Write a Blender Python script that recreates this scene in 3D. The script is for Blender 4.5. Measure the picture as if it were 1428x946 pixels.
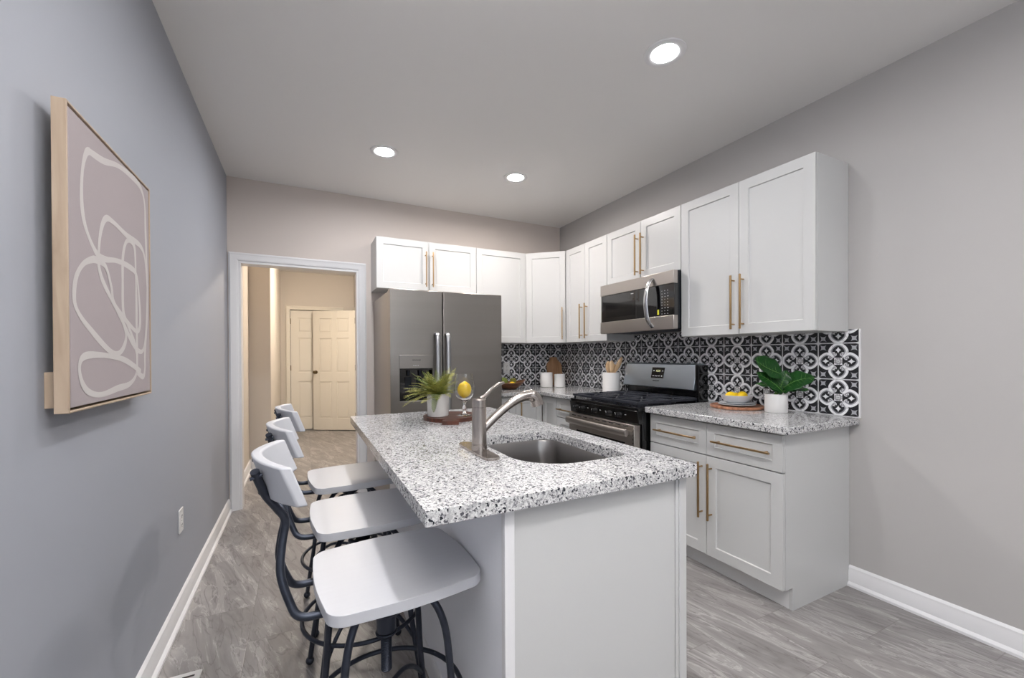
import bpy, bmesh, math, random
from mathutils import Vector, Matrix
C = bpy.context.scene.collection
for o in list(bpy.data.objects): bpy.data.objects.remove(o)
PI = math.pi

# ------------------------------------------------------------------ camera
cam_d = bpy.data.cameras.new('camera'); cam = bpy.data.objects.new('camera', cam_d); C.objects.link(cam)
Rv = Vector((0.8939137, -0.44821767, -0.00438314)); Uv = Vector((0.00637935, 0.002944, 0.99997532)); Fv = Vector((0.44819371, 0.8939196, -0.00549102))
cam.matrix_world = Matrix(((Rv.x, Uv.x, -Fv.x, 0.5411), (Rv.y, Uv.y, -Fv.y, -4.0553), (Rv.z, Uv.z, -Fv.z, 1.2594), (0, 0, 0, 1)))
cam_d.sensor_width = 36; cam_d.lens = 582.5945 * 36 / 1428; cam_d.shift_y = 25.3069 / 1428
cam_d.clip_start = 0.05
bpy.context.scene.camera = cam
# ------------------------------------------------------------------ world, lights, exposure
sc = bpy.context.scene
sc.view_settings.view_transform = 'Standard'; sc.view_settings.look = 'None'
sc.view_settings.gamma = 1; sc.view_settings.use_curve_mapping = False
sc.view_settings.exposure = 0.13
w = bpy.data.worlds.new('world'); sc.world = w; w.use_nodes = True
w.node_tree.nodes['Background'].inputs[0].default_value = (0.75, 0.85, 1.0, 1)
w.node_tree.nodes['Background'].inputs[1].default_value = 0.6
DOWN_L = 290.0       # radiance of the recessed lamps' lenses
HALL_L = 195.0
def area(name, loc, rot, sx, sy, power, col):
    d = bpy.data.lights.new(name, 'AREA'); d.shape = 'RECTANGLE'; d.size = sx; d.size_y = sy; d.energy = power; d.color = col
    o = bpy.data.objects.new(name, d); C.objects.link(o); o.location = loc; o.rotation_euler = rot
    return o
area('window_daylight', (1.2, -6.75, 1.5), (PI/2, 0, 0), 2.2, 1.5, 18, (0.86, 0.93, 1.0))

BOUNCE_W = 44
fl = bpy.data.lights.new('ceiling_bounce_fill', 'SPOT'); fl.energy = BOUNCE_W*12; fl.spot_size = math.radians(120); fl.spot_blend = 1.0; fl.shadow_soft_size = .12; fl.color = (1, .98, .96)
flo = bpy.data.objects.new('ceiling_bounce_fill', fl); C.objects.link(flo); flo.location = (.55, -4.3, 1.45); flo.rotation_euler = (PI, 0, 0)   # added unseen fill spot standing in for a flash, turned to the ceiling

# ------------------------------------------------------------------ dimensions (metres)
W, H = 3.197, 2.717
UT, UB, MB_Z = 2.2908, 1.3783, 1.8439
CT, CB = 0.914, 0.8775
YN, YA, YB, YC = -2.845, -1.9965, -1.2104, -0.5866
REAR = -6.6

# ------------------------------------------------------------------ mesh helpers
WL = {}
def wloc(o): return WL.get(o.name, Vector((0, 0, 0))) if o else Vector((0, 0, 0))
def tag(o, label=None, cat=None, group=None, kind=None):
    if label: o['label'] = label
    if cat: o['category'] = cat
    if group: o['group'] = group
    if kind: o['kind'] = kind
    return o
def thing(name, label, cat, loc=(0, 0, 0), rotz=0, group=None):
    o = bpy.data.objects.new(name, None); C.objects.link(o); o.location = loc; o.rotation_euler = (0, 0, rotz)
    o.empty_display_size = 0.05
    WL[o.name] = Vector(loc) if rotz == 0 else Vector((0, 0, 0))   # a turned thing is built in its own frame
    tag(o, label, cat, group)
    return o
class MB:
    def __init__(s): s.bm = bmesh.new()
    def box(s, x0, x1, y0, y1, z0, z1, rx=0, ry=0, rz=0, mi=0):
        c = Vector(((x0+x1)/2, (y0+y1)/2, (z0+z1)/2))
        m = Matrix.Translation(c) @ Matrix.Rotation(rz, 4, 'Z') @ Matrix.Rotation(ry, 4, 'Y') @ Matrix.Rotation(rx, 4, 'X') @ Matrix.Diagonal((abs(x1-x0), abs(y1-y0), abs(z1-z0), 1))
        r = bmesh.ops.create_cube(s.bm, size=1, matrix=m)
        for f in set(f for v in r['verts'] for f in v.link_faces): f.material_index = mi
        return s
    def cyl(s, a, b, r, r2=None, n=20, caps=True):
        a, b = Vector(a), Vector(b); d = b-a; L = d.length
        q = d.to_track_quat('Z', 'Y').to_matrix().to_4x4()
        bmesh.ops.create_cone(s.bm, cap_ends=caps, cap_tris=False, segments=n, radius1=r, radius2=r if r2 is None else r2, depth=L, matrix=Matrix.Translation((a+b)/2) @ q)
        return s
    def sphere(s, c, r, sx=1, sy=1, sz=1, u=20, v=12, rot=None):
        m = Matrix.Translation(Vector(c)) @ (rot or Matrix.Identity(4)) @ Matrix.Diagonal((sx, sy, sz, 1))
        return bmesh.ops.create_uvsphere(s.bm, u_segments=u, v_segments=v, radius=r, matrix=m)['verts']
    def lathe(s, c, prof, n=32, axis='Z', close=False):
        c = Vector(c); rings = []
        for (r, z) in prof:
            ring = []
            if r < 1e-6:
                ring = [s.bm.verts.new(c + s._ax(0, 0, z, axis))] * n
            else:
                for k in range(n):
                    t = 2*PI*k/n; ring.append(s.bm.verts.new(c + s._ax(r*math.cos(t), r*math.sin(t), z, axis)))
            rings.append(ring)
        if close: rings.append(rings[0])
        for A, B in zip(rings, rings[1:]):
            for k in range(n):
                k2 = (k+1) % n; vs = []
                for v in (A[k], A[k2], B[k2], B[k]):
                    if v not in vs: vs.append(v)
                if len(vs) >= 3:
                    try: s.bm.faces.new(vs)
                    except ValueError: pass
        return s
    def _ax(s, x, y, z, axis):
        return Vector((x, y, z)) if axis == 'Z' else (Vector((z, x, y)) if axis == 'X' else Vector((x, z, y)))
    def tube(s, pts, r, n=10, sub=0, caps=True, flat=1.0, up=None):
        pts = [Vector(p) for p in pts]; rs = r if isinstance(r, (list, tuple)) else [r]*len(pts)
        if sub:
            P, Q = [], []
            m = len(pts)
            for i in range(m-1):
                p0, p1, p2, p3 = pts[max(i-1, 0)], pts[i], pts[i+1], pts[min(i+2, m-1)]
                for k in range(sub):
                    t = k/sub
                    P.append(0.5*((2*p1)+(p2-p0)*t+(2*p0-5*p1+4*p2-p3)*t*t+(3*p1-p0-3*p2+p3)*t**3)); Q.append(rs[i]*(1-t)+rs[i+1]*t)
            P.append(pts[-1]); Q.append(rs[-1]); pts, rs = P, Q
        ref = Vector(up) if up else None; rings = []; prev = None
        for i, p in enumerate(pts):
            d = (pts[min(i+1, len(pts)-1)]-pts[max(i-1, 0)]).normalized()
            if prev is None:
                a = ref if ref else (Vector((0, 0, 1)) if abs(d.z) < 0.9 else Vector((1, 0, 0)))
                x = (a - d*a.dot(d)).normalized()
            else: x = (prev - d*prev.dot(d)).normalized()
            prev = x; y = d.cross(x)
            rings.append([s.bm.verts.new(p + (x*math.cos(2*PI*k/n)*flat + y*math.sin(2*PI*k/n))*rs[i]) for k in range(n)])
        for A, B in zip(rings, rings[1:]):
            for k in range(n): s.bm.faces.new((A[k], A[(k+1) % n], B[(k+1) % n], B[k]))
        if caps: s.bm.faces.new(list(reversed(rings[0]))); s.bm.faces.new(rings[-1])
        return s
    def torus(s, c, R, r, n=48, m=10):
        return s.lathe(c, [(R+r*math.cos(2*PI*k/m), r*math.sin(2*PI*k/m)) for k in range(m)], n, close=True)
    def prism(s, poly, z0, z1, holes=(), f=lambda x, y, z: (x, y, z)):
        """poly in 2D, extruded z0..z1, optional holes"""
        for z in (z0, z1):
            es = []
            for loop in [poly]+list(holes):
                vs = [s.bm.verts.new(f(x, y, z)) for x, y in loop]
                es += [s.bm.edges.new((vs[i], vs[(i+1) % len(vs)])) for i in range(len(vs))]
            bmesh.ops.triangle_fill(s.bm, use_beauty=True, use_dissolve=False, edges=es)
        for loop in [poly]+list(holes):
            a = [s.bm.verts.new(f(x, y, z0)) for x, y in loop]; b = [s.bm.verts.new(f(x, y, z1)) for x, y in loop]
            for i in range(len(loop)):
                j = (i+1) % len(loop); s.bm.faces.new((a[i], a[j], b[j], b[i]))
        return s
    def framebox(s, x0, x1, z0, z1, hx0, hx1, hz0, hz1, yf, yb, yh):
        """slab facing -y (front yf, back yb) with a rectangular recess to depth yh"""
        V = s.bm.verts.new
        def q(*p): s.bm.faces.new([V(a) for a in p])
        O = [(x0, z0), (x1, z0), (x1, z1), (x0, z1)]; I = [(hx0, hz0), (hx1, hz0), (hx1, hz1), (hx0, hz1)]
        for i in range(4):
            j = (i+1) % 4
            q((O[i][0], yf, O[i][1]), (O[j][0], yf, O[j][1]), (I[j][0], yf, I[j][1]), (I[i][0], yf, I[i][1]))
            q((I[i][0], yf, I[i][1]), (I[j][0], yf, I[j][1]), (I[j][0], yh, I[j][1]), (I[i][0], yh, I[i][1]))
            q((O[j][0], yf, O[j][1]), (O[i][0], yf, O[i][1]), (O[i][0], yb, O[i][1]), (O[j][0], yb, O[j][1]))
        q(*[(a, yh, b) for a, b in I]); q(*[(a, yb, b) for a, b in reversed(O)])
        return s
    def build(s, name, mat, parent=None, bevel=0, seg=2, smooth=35, weld=True, world=True, mods=None):
        if weld: bmesh.ops.remove_doubles(s.bm, verts=s.bm.verts, dist=1e-5)
        bmesh.ops.recalc_face_normals(s.bm, faces=s.bm.faces)
        off = wloc(parent) if parent else Vector((0, 0, 0))
        if not parent and world:                       # a thing of one mesh: origin at its base
            xs = [v.co for v in s.bm.verts]
            lo = Vector((min(v.x for v in xs), min(v.y for v in xs), min(v.z for v in xs))); hi = Vector((max(v.x for v in xs), max(v.y for v in xs), 0))
            off = Vector(((lo.x+hi.x)/2, (lo.y+hi.y)/2, lo.z))
        for v in s.bm.verts: v.co -= off
        me = bpy.data.meshes.new(name); s.bm.to_mesh(me); s.bm.free()
        for m in (mat if isinstance(mat, (list, tuple)) else [mat]): me.materials.append(m)
        o = bpy.data.objects.new(name, me); C.objects.link(o)
        if parent: o.parent = parent; WL[o.name] = off
        else: o.location = off; WL[o.name] = off
        if smooth:
            for p in me.polygons: p.use_smooth = True
            me.set_sharp_from_angle(angle=math.radians(smooth))
        if bevel:
            b = o.modifiers.new('bevel', 'BEVEL'); b.width = bevel; b.segments = seg; b.limit_method = 'ANGLE'; b.angle_limit = math.radians(40); b.harden_normals = False
        return o
def rrect(x0, x1, y0, y1, r, n=6, bulge=0.0):
    pts = []
    rr = r if isinstance(r, (list, tuple)) else [r]*4
    for (cx, cy, a0, q) in ((x1-rr[0], y1-rr[0], 0, rr[0]), (x0+rr[1], y1-rr[1], 90, rr[1]), (x0+rr[2], y0+rr[2], 180, rr[2]), (x1-rr[3], y0+rr[3], 270, rr[3])):
        for k in range(n+1):
            t = math.radians(a0+90*k/n); pts.append((cx+q*math.cos(t), cy+q*math.sin(t)))
    if bulge:
        P = []
        for i, p in enumerate(pts):
            q = pts[(i+1) % len(pts)]; P.append(p)
            if math.dist(p, q) > 0.05:
                mx, my = (x0+x1)/2, (y0+y1)/2
                for t in (.17, .33, .5, .67, .83):
                    a = (p[0]*(1-t)+q[0]*t, p[1]*(1-t)+q[1]*t); b = bulge*math.sin(PI*t)
                    nx, ny = (q[1]-p[1]), -(q[0]-p[0]); L = math.hypot(nx, ny); P.append((a[0]+nx/L*b, a[1]+ny/L*b))
        pts = P
    return pts

# ------------------------------------------------------------------ materials
def lin(c): return tuple(((v/255)/12.92 if v/255 <= .04045 else (((v/255)+.055)/1.055)**2.4) for v in c)
def mat(name, rgb, rough=.5, metal=0, spec=.5, bump=0, bscale=200, coat=0, stretch=None, var=0, vscale=6, trans=0, ior=1.45, emit=None, estr=0):
    m = bpy.data.materials.new(name); m.use_nodes = True; nt = m.node_tree; b = nt.nodes['Principled BSDF']
    c = lin(rgb); b.inputs['Base Color'].default_value = (*c, 1); b.inputs['Roughness'].default_value = rough; b.inputs['Metallic'].default_value = metal
    b.inputs['Specular IOR Level'].default_value = spec; b.inputs['Coat Weight'].default_value = coat; b.inputs['Coat Roughness'].default_value = .08
    b.inputs['Transmission Weight'].default_value = trans; b.inputs['IOR'].default_value = ior
    if emit: b.inputs['Emission Color'].default_value = (*emit, 1); b.inputs['Emission Strength'].default_value = estr
    tc = nt.nodes.new('ShaderNodeTexCoord'); mp = nt.nodes.new('ShaderNodeMapping'); nt.links.new(tc.outputs['Object'], mp.inputs[0])
    if stretch: mp.inputs['Scale'].default_value = stretch
    if bump:
        n = nt.nodes.new('ShaderNodeTexNoise'); n.inputs['Scale'].default_value = bscale; n.inputs['Detail'].default_value = 3; nt.links.new(mp.outputs[0], n.inputs['Vector'])
        bp = nt.nodes.new('ShaderNodeBump'); bp.inputs['Strength'].default_value = bump; bp.inputs['Distance'].default_value = .002
        nt.links.new(n.outputs[0], bp.inputs['Height']); nt.links.new(bp.outputs[0], b.inputs['Normal'])
    if var:
        n2 = nt.nodes.new('ShaderNodeTexNoise'); n2.inputs['Scale'].default_value = vscale; n2.inputs['Detail'].default_value = 4; nt.links.new(mp.outputs[0], n2.inputs['Vector'])
        mx = nt.nodes.new('ShaderNodeMix'); mx.data_type = 'RGBA'
        mx.inputs[6].default_value = (*[v*(1-var) for v in c], 1); mx.inputs[7].default_value = (*[min(1, v*(1+var)) for v in c], 1)
        nt.links.new(n2.outputs[0], mx.inputs[0]); nt.links.new(mx.outputs[2], b.inputs['Base Color'])
    return m
class X:      # tiny expression language over Math nodes
    nt = None
    def __init__(s, v): s.v = v
    @staticmethod
    def op(o, *a, clamp=False):
        n = X.nt.nodes.new('ShaderNodeMath'); n.operation = o; n.use_clamp = clamp
        for i, q in enumerate(a):
            q = q.v if isinstance(q, X) else q
            if isinstance(q, (int, float)): n.inputs[i].default_value = q
            else: X.nt.links.new(q, n.inputs[i])
        return X(n.outputs[0])
    def __add__(s, o): return X.op('ADD', s, o)
    def __radd__(s, o): return X.op('ADD', s, o)
    def __sub__(s, o): return X.op('SUBTRACT', s, o)
    def __rsub__(s, o): return X.op('SUBTRACT', o, s)
    def __mul__(s, o): return X.op('MULTIPLY', s, o)
    def __rmul__(s, o): return X.op('MULTIPLY', s, o)
    def __truediv__(s, o): return X.op('DIVIDE', s, o)
    def __pow__(s, o): return X.op('POWER', s, o)
    def abs(s): return X.op('ABSOLUTE', s)
    def lt(s, o, soft=.02):      # soft step: 1 where s<o
        return X.op('ADD', X.op('MULTIPLY', X.op('SUBTRACT', o, s), 1/soft), .5, clamp=True)
    def gt(s, o, soft=.02): return X.op('ADD', X.op('MULTIPLY', X.op('SUBTRACT', s, o), 1/soft), .5, clamp=True)
    def min(s, o): return X.op('MINIMUM', s, o)
    def max(s, o): return X.op('MAXIMUM', s, o)
    def fract(s): return X.op('FRACT', s)
    def floor(s): return X.op('FLOOR', s)
def hyp(a, b): return X.op('SQRT', a*a+b*b)
def mixc(nt, fac, a, b):
    m = nt.nodes.new('ShaderNodeMix'); m.data_type = 'RGBA'
    for i, q in ((0, fac), (6, a), (7, b)):
        q = q.v if isinstance(q, X) else q
        if isinstance(q, tuple): m.inputs[i].default_value = (*q[:3], 1)
        elif isinstance(q, (int, float)): m.inputs[i].default_value = q
        else: nt.links.new(q, m.inputs[i])
    return m.outputs[2]

def tile_mat(name, axis, phase):
    m = bpy.data.materials.new(name); m.use_nodes = True; nt = m.node_tree; b = nt.nodes['Principled BSDF']; X.nt = nt
    g = nt.nodes.new('ShaderNodeNewGeometry'); sp = nt.nodes.new('ShaderNodeSeparateXYZ'); nt.links.new(g.outputs['Position'], sp.inputs[0])
    T = .2
    def cell(sock, ph): return (((X(sock)-ph)*(1/T)).fract()-.5)*2
    u = cell(sp.outputs[axis], phase).abs(); v = cell(sp.outputs[2], 1.116).abs()
    mx = u.max(v); mn = u.min(v)
    q = (((mx-.555).abs()+1e-5)**1.62+(mn+1e-5)**1.62)**.6173      # distance from the lobe, slightly pointed
    s = mx+mn
    ok = s.gt(.50, .04)
    band = q.lt(.49).min(q.gt(.360)).min(ok)
    dark = q.lt(.375).min(q.gt(.295)).min(ok)
    dia = (((mx-.62).abs()+1e-4)**.68+(mn*1.25+1e-4)**.68).lt(.325, .03)
    r1 = hyp(mx-.385, mn-.195); sc1 = (r1-.092).abs().lt(.030)
    r2 = hyp(mx-.395, mn-.19); sc2 = r2.lt(.036)
    gap = hyp(mx-.47, mn-.12).gt(.045)
    stem = (mx-mn).lt(.05).min(s.gt(.40)).min(s.lt(.66))
    ros = mx.lt(.195).min((mn-.062).abs().gt(.012)).min((mx-.13).abs().gt(.012)).min(mn.gt(.010))
    aa = ((mx-.745)+(mn-.745)).abs()*.7071; bb = ((mx-.745)-(mn-.745)).abs()*.7071
    star = ((aa+1e-4)**.52+(bb+1e-4)**.52).lt(.50, .03)
    grout = mx.gt(.972)
    bulge = (((1.0-mx)*2.2-.0).abs()+((1.0-mn)-.0).abs()*.55).lt(.16)
    blk = lin((20, 20, 25)); wht = lin((246, 246, 248)); gry = lin((222, 222, 225)); dgr = lin((160, 160, 165))
    n = nt.nodes.new('ShaderNodeTexNoise'); n.inputs['Scale'].default_value = 60; n.inputs['Detail'].default_value = 4
    nt.links.new(g.outputs['Position'], n.inputs['Vector'])
    c = mixc(nt, sc1.min(gap).max(sc2).max(stem), blk, gry)
    c = mixc(nt, dia, c, wht); c = mixc(nt, ros, c, wht)
    c = mixc(nt, dark, c, dgr); c = mixc(nt, band, c, wht)
    c = mixc(nt, star.min(q.gt(.50)), c, lin((182, 182, 187)))
    c = mixc(nt, grout.max(bulge), c, lin((215, 215, 216)))
    nz = X(n.outputs[0]).gt(.60, .12)*.25
    c = mixc(nt, nz, c, lin((95, 95, 99)))
    nt.links.new(c, b.inputs['Base Color']); b.inputs['Roughness'].default_value = .32
    bp = nt.nodes.new('ShaderNodeBump'); bp.inputs['Strength'].default_value = .25; bp.inputs['Distance'].default_value = .001
    nt.links.new((1.0-mx.gt(.985)).v, bp.inputs['Height']); nt.links.new(bp.outputs[0], b.inputs['Normal'])
    return m
def granite_mat():
    m = bpy.data.materials.new('speckled_granite'); m.use_nodes = True; nt = m.node_tree; b = nt.nodes['Principled BSDF']; X.nt = nt
    g = nt.nodes.new('ShaderNodeNewGeometry')
    n0 = nt.nodes.new('ShaderNodeTexNoise'); n0.inputs['Scale'].default_value = 150; n0.inputs['Detail'].default_value = 2; nt.links.new(g.outputs['Position'], n0.inputs['Vector'])
    vm = nt.nodes.new('ShaderNodeVectorMath'); vm.operation = 'MULTIPLY_ADD'; nt.links.new(n0.outputs['Color'], vm.inputs[0]); vm.inputs[1].default_value = (.009,)*3; nt.links.new(g.outputs['Position'], vm.inputs[2])
    def vor(scale):
        v = nt.nodes.new('ShaderNodeTexVoronoi'); v.inputs['Scale'].default_value = scale; nt.links.new(vm.outputs[0], v.inputs['Vector'])
        s = nt.nodes.new('ShaderNodeSeparateColor'); nt.links.new(v.outputs['Color'], s.inputs[0]); return X(s.outputs[0]), X(s.outputs[1])
    a, a2 = vor(185); d, d2 = vor(330)
    n1 = nt.nodes.new('ShaderNodeTexNoise'); n1.inputs['Scale'].default_value = 22; n1.inputs['Detail'].default_value = 2; nt.links.new(g.outputs['Position'], n1.inputs['Vector'])
    k = (X(n1.outputs[0])-.5)*.55
    c = mixc(nt, d, lin((196, 195, 194)), lin((224, 224, 223)))
    c = mixc(nt, (a+k).gt(.66, .08), c, lin((182, 181, 182)))
    c = mixc(nt, (d2+k).gt(.80, .08), c, lin((132, 131, 134)))
    c = mixc(nt, (a2+k).gt(.92, .03), c, lin((84, 84, 90)))
    c = mixc(nt, (a+k*1.2).lt(.060, .03), c, lin((44, 45, 52)))
    nt.links.new(c, b.inputs['Base Color']); b.inputs['Roughness'].default_value = .12; b.inputs['Specular IOR Level'].default_value = .5
    return m
def floor_mat():
    m = bpy.data.materials.new('grey_stone_look_tile'); m.use_nodes = True; nt = m.node_tree; b = nt.nodes['Principled BSDF']; X.nt = nt
    g = nt.nodes.new('ShaderNodeNewGeometry'); sp = nt.nodes.new('ShaderNodeSeparateXYZ'); nt.links.new(g.outputs['Position'], sp.inputs[0])
    x = X(sp.outputs[0]); y = X(sp.outputs[1])
    col = ((x-.012)*(1/.305)).floor(); fx = ((x-.012)*(1/.305)).fract()
    odd = (col*.5).fract()*2
    yy = (y+1.59)*(1/.61)+odd*.5
    row = yy.floor(); fy = yy.fract()
    dx = (fx-.5).abs(); dy = (fy-.5).abs()
    grout = dx.gt(.5-.0055, .004).max(dy.gt(.5-.0028, .002))
    rnd = ((col*12.9898+row*78.233).v)
    sn = X.op('FRACT', X.op('MULTIPLY', X.op('SINE', rnd), 43758.5))
    # vein coordinates: per-tile offset, rotated
    cx = nt.nodes.new('ShaderNodeCombineXYZ')
    nt.links.new((x+sn*7.0).v, cx.inputs[0]); nt.links.new((y+sn*13.0).v, cx.inputs[1]); nt.links.new((sn*5.0).v, cx.inputs[2])
    mp = nt.nodes.new('ShaderNodeMapping'); mp.inputs['Rotation'].default_value = (0, 0, math.radians(-16)); nt.links.new(cx.outputs[0], mp.inputs[0])
    mp2 = nt.nodes.new('ShaderNodeMapping'); mp2.inputs['Scale'].default_value = (6.5, 1.1, 1); nt.links.new(mp.outputs[0], mp2.inputs[0])
    n1 = nt.nodes.new('ShaderNodeTexNoise'); n1.inputs['Scale'].default_value = 1.6; n1.inputs['Detail'].default_value = 8; n1.inputs['Roughness'].default_value = .62; n1.inputs['Distortion'].default_value = 1.2
    nt.links.new(mp2.outputs[0], n1.inputs['Vector'])
    n2 = nt.nodes.new('ShaderNodeTexNoise'); n2.inputs['Scale'].default_value = 2.6; n2.inputs['Detail'].default_value = 5; n2.inputs['Distortion'].default_value = .8; nt.links.new(mp2.outputs[0], n2.inputs['Vector'])
    base = mixc(nt, X(n1.outputs[0]).gt(.5, .45), lin((114, 110, 109)), lin((170, 166, 164)))
    vein = (X(n2.outputs[0])-.5).abs().lt(.012, .022)
    c = mixc(nt, vein*.55, base, lin((92, 86, 86)))
    vein2 = (X(n1.outputs[0])-.57).abs().lt(.008, .02)
    c = mixc(nt, vein2*.6, c, lin((204, 200, 198)))
    c = mixc(nt, sn*.22, c, lin((140, 136, 134)))
    c = mixc(nt, grout*.5, c, lin((118, 112, 109)))
    nt.links.new(c, b.inputs['Base Color']); b.inputs['Roughness'].default_value = .34; b.inputs['Specular IOR Level'].default_value = .45
    bp = nt.nodes.new('ShaderNodeBump'); bp.inputs['Strength'].default_value = .3; bp.inputs['Distance'].default_value = .001
    nt.links.new((1.0-grout).v, bp.inputs['Height']); nt.links.new(bp.outputs[0], b.inputs['Normal'])
    return m
def wood_mat(name, a, bcol, scale=(3, 40, 3), rough=.5):
    m = bpy.data.materials.new(name); m.use_nodes = True; nt = m.node_tree; b = nt.nodes['Principled BSDF']; X.nt = nt
    tc = nt.nodes.new('ShaderNodeTexCoord'); mp = nt.nodes.new('ShaderNodeMapping'); mp.inputs['Scale'].default_value = scale; nt.links.new(tc.outputs['Object'], mp.inputs[0])
    n = nt.nodes.new('ShaderNodeTexNoise'); n.inputs['Scale'].default_value = 2; n.inputs['Detail'].default_value = 6; n.inputs['Distortion'].default_value = .6; nt.links.new(mp.outputs[0], n.inputs['Vector'])
    c = mixc(nt, X(n.outputs[0]).gt(.5, .35), lin(a), lin(bcol)); nt.links.new(c, b.inputs['Base Color']); b.inputs['Roughness'].default_value = rough
    return m
def steel_mat(name, rgb, rough=.3, stretch=(1, 1, 60), var=0, vs=6):
    m = mat(name, rgb, rough, 1, .5, .06, 8, stretch=stretch, var=var, vscale=vs)
    return m
M = dict(
    wall_l=mat('cool_grey_paint', (168, 171, 179), .6, spec=.2, bump=.03, bscale=90),
    wall=mat('warm_greige_paint', (188, 185, 183), .6, spec=.2, bump=.03, bscale=90),
    wall_b=mat('greige_paint_back_warm_lit', (214, 204, 197), .6, spec=.2, bump=.03, bscale=90),  # same greige as the right wall, lamp light and warmth put into the colour
    wall_h=mat('hallway_greige_paint', (208, 200, 190), .55, spec=.3),
    ceil=mat('ceiling_paint', (238, 236, 234), .6, spec=.3),
    trim=mat('white_trim_paint', (232, 231, 232), .35),
    cab=mat('white_cabinet_lacquer', (203, 203, 202), .32, spec=.5),
    door=mat('cream_door_paint', (232, 226, 214), .4),
    kick=mat('toe_kick_white', (222, 221, 221), .45),
    brass=mat('brushed_brass', (178, 148, 108), .36, 1),
    steel=steel_mat('brushed_stainless', (146, 141, 136), .34, (.5, .5, 14), .10, 1.0),
    steel_h=steel_mat('brushed_stainless_horizontal', (172, 172, 173), .3, (2, 2, 80)),
    steel_b=steel_mat('stainless_window_reflection', (196, 204, 212), .34, (2, 2, 80)),  # stainless with the window's cool reflection put into its colour
    steel_w=steel_mat('warm_brushed_stainless', (186, 179, 173), .34, (2, 2, 80)),
    steel_side=mat('fridge_side_grey', (150, 143, 136), .35, .6, bump=.05, bscale=300),
    chrome=mat('satin_handle_steel', (205, 205, 207), .2, 1),
    nickel=mat('brushed_nickel', (176, 168, 162), .24, 1, bump=.02, bscale=10, stretch=(1, 1, 50)),
    sink=steel_mat('sink_stainless', (160, 157, 155), .3, (3, 60, 3)),
    handle=mat('satin_door_handle_steel', (176, 176, 178), .34, 1),
    knobb=mat('black_knob_plastic', (16, 16, 18), .35),
    black=mat('black_enamel', (10, 10, 11), .12, coat=.4),
    blackm=mat('cast_iron_grate', (58, 60, 68), .36, .4, bump=.2, bscale=300),
    glassb=mat('black_glass', (8, 8, 9), .04, coat=1),
    glassd=mat('dark_plastic', (26, 30, 36), .18),
    mark=mat('white_print', (220, 220, 220), .5),
    yellow=mat('yellow_sticker', (225, 220, 60), .5),
    disp=mat('lit_display_digits', (30, 30, 20), .5, emit=(0.85, 0.85, 0.45), estr=1.2),
    stool_w=mat('white_distressed_seat_paint', (194, 195, 200), .38, bump=.05, bscale=12, stretch=(1, 22, 1), var=.03, vscale=5),
    iron=mat('blackened_iron_tube', (62, 66, 76), .38, .75, bump=.15, bscale=60, var=.45, vscale=14),
    pot=mat('white_ceramic', (228, 226, 224), .4),
    potw=mat('ribbed_white_ceramic', (226, 224, 221), .5, bump=.1, bscale=60),
    fern=mat('fern_green', (158, 156, 78), .55, var=.35, vscale=25),
    fern2=mat('fern_dark_green', (104, 118, 48), .55, var=.3, vscale=25),
    leafg=mat('deep_green_leaf', (30, 74, 30), .3, var=.35, vscale=14),
    leafl=mat('pale_leaf_vein', (96, 138, 66), .4),
    soil=mat('dark_soil', (40, 32, 26), .9, bump=.6, bscale=80),
    lemon=mat('lemon_peel', (250, 208, 30), .38, bump=.25, bscale=260),
    glass=mat('clear_glass', (255, 255, 255), .0, trans=1, ior=1.45),
    board_d=wood_mat('dark_red_brown_wood', (48, 25, 18), (100, 56, 40), (4, 30, 4), .42),
    board_c=wood_mat('warm_copper_wood', (140, 88, 62), (196, 140, 108), (4, 30, 4), .35),
    board_l=wood_mat('light_oak_wood', (160, 118, 84), (192, 150, 114), (25, 3, 3), .5),
    spoon=wood_mat('pale_beech_wood', (205, 168, 126), (228, 196, 156), (30, 30, 4), .5),
    bowl=wood_mat('brown_wooden_bowl', (78, 46, 28), (134, 88, 56), (6, 6, 30), .4),
    frame=wood_mat('pale_pine_frame', (170, 149, 128), (192, 173, 152), (20, 20, 2), .5),
    canvas=mat('dusty_pink_canvas', (168, 158, 159), .85, bump=.15, bscale=500, var=.03, vscale=5),
    chalk=mat('off_white_brush_line', (198, 193, 190), .85),
    lens_h=mat('hall_lamp_lens', (255, 255, 255), .5, emit=(1.0, .90, .78), estr=HALL_L),
    plate=mat('white_outlet_plastic', (226, 225, 224), .4),
    slot=mat('outlet_slot_dark', (60, 58, 56), .6),
    bowlw=mat('grey_white_glazed_bowl', (205, 207, 210), .3), bronze=mat('aged_bronze_hardware', (120, 104, 80), .35, 1),
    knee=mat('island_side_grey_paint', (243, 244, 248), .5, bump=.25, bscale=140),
    granite=granite_mat(), floor=floor_mat(), tile_r=tile_mat('patterned_cement_tile_right', 1, -2.9), tile_b=tile_mat('patterned_cement_tile_back', 0, 2.46),
)
LENS = {}
def lens_mat(k):
    if k not in LENS: LENS[k] = mat('lamp_lens', (230, 230, 230), .5, emit=((1.0, .935, .89) if k > 1.5 else (.97, .975, 1.0)), estr=DOWN_L*k)
    return LENS[k]

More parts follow.
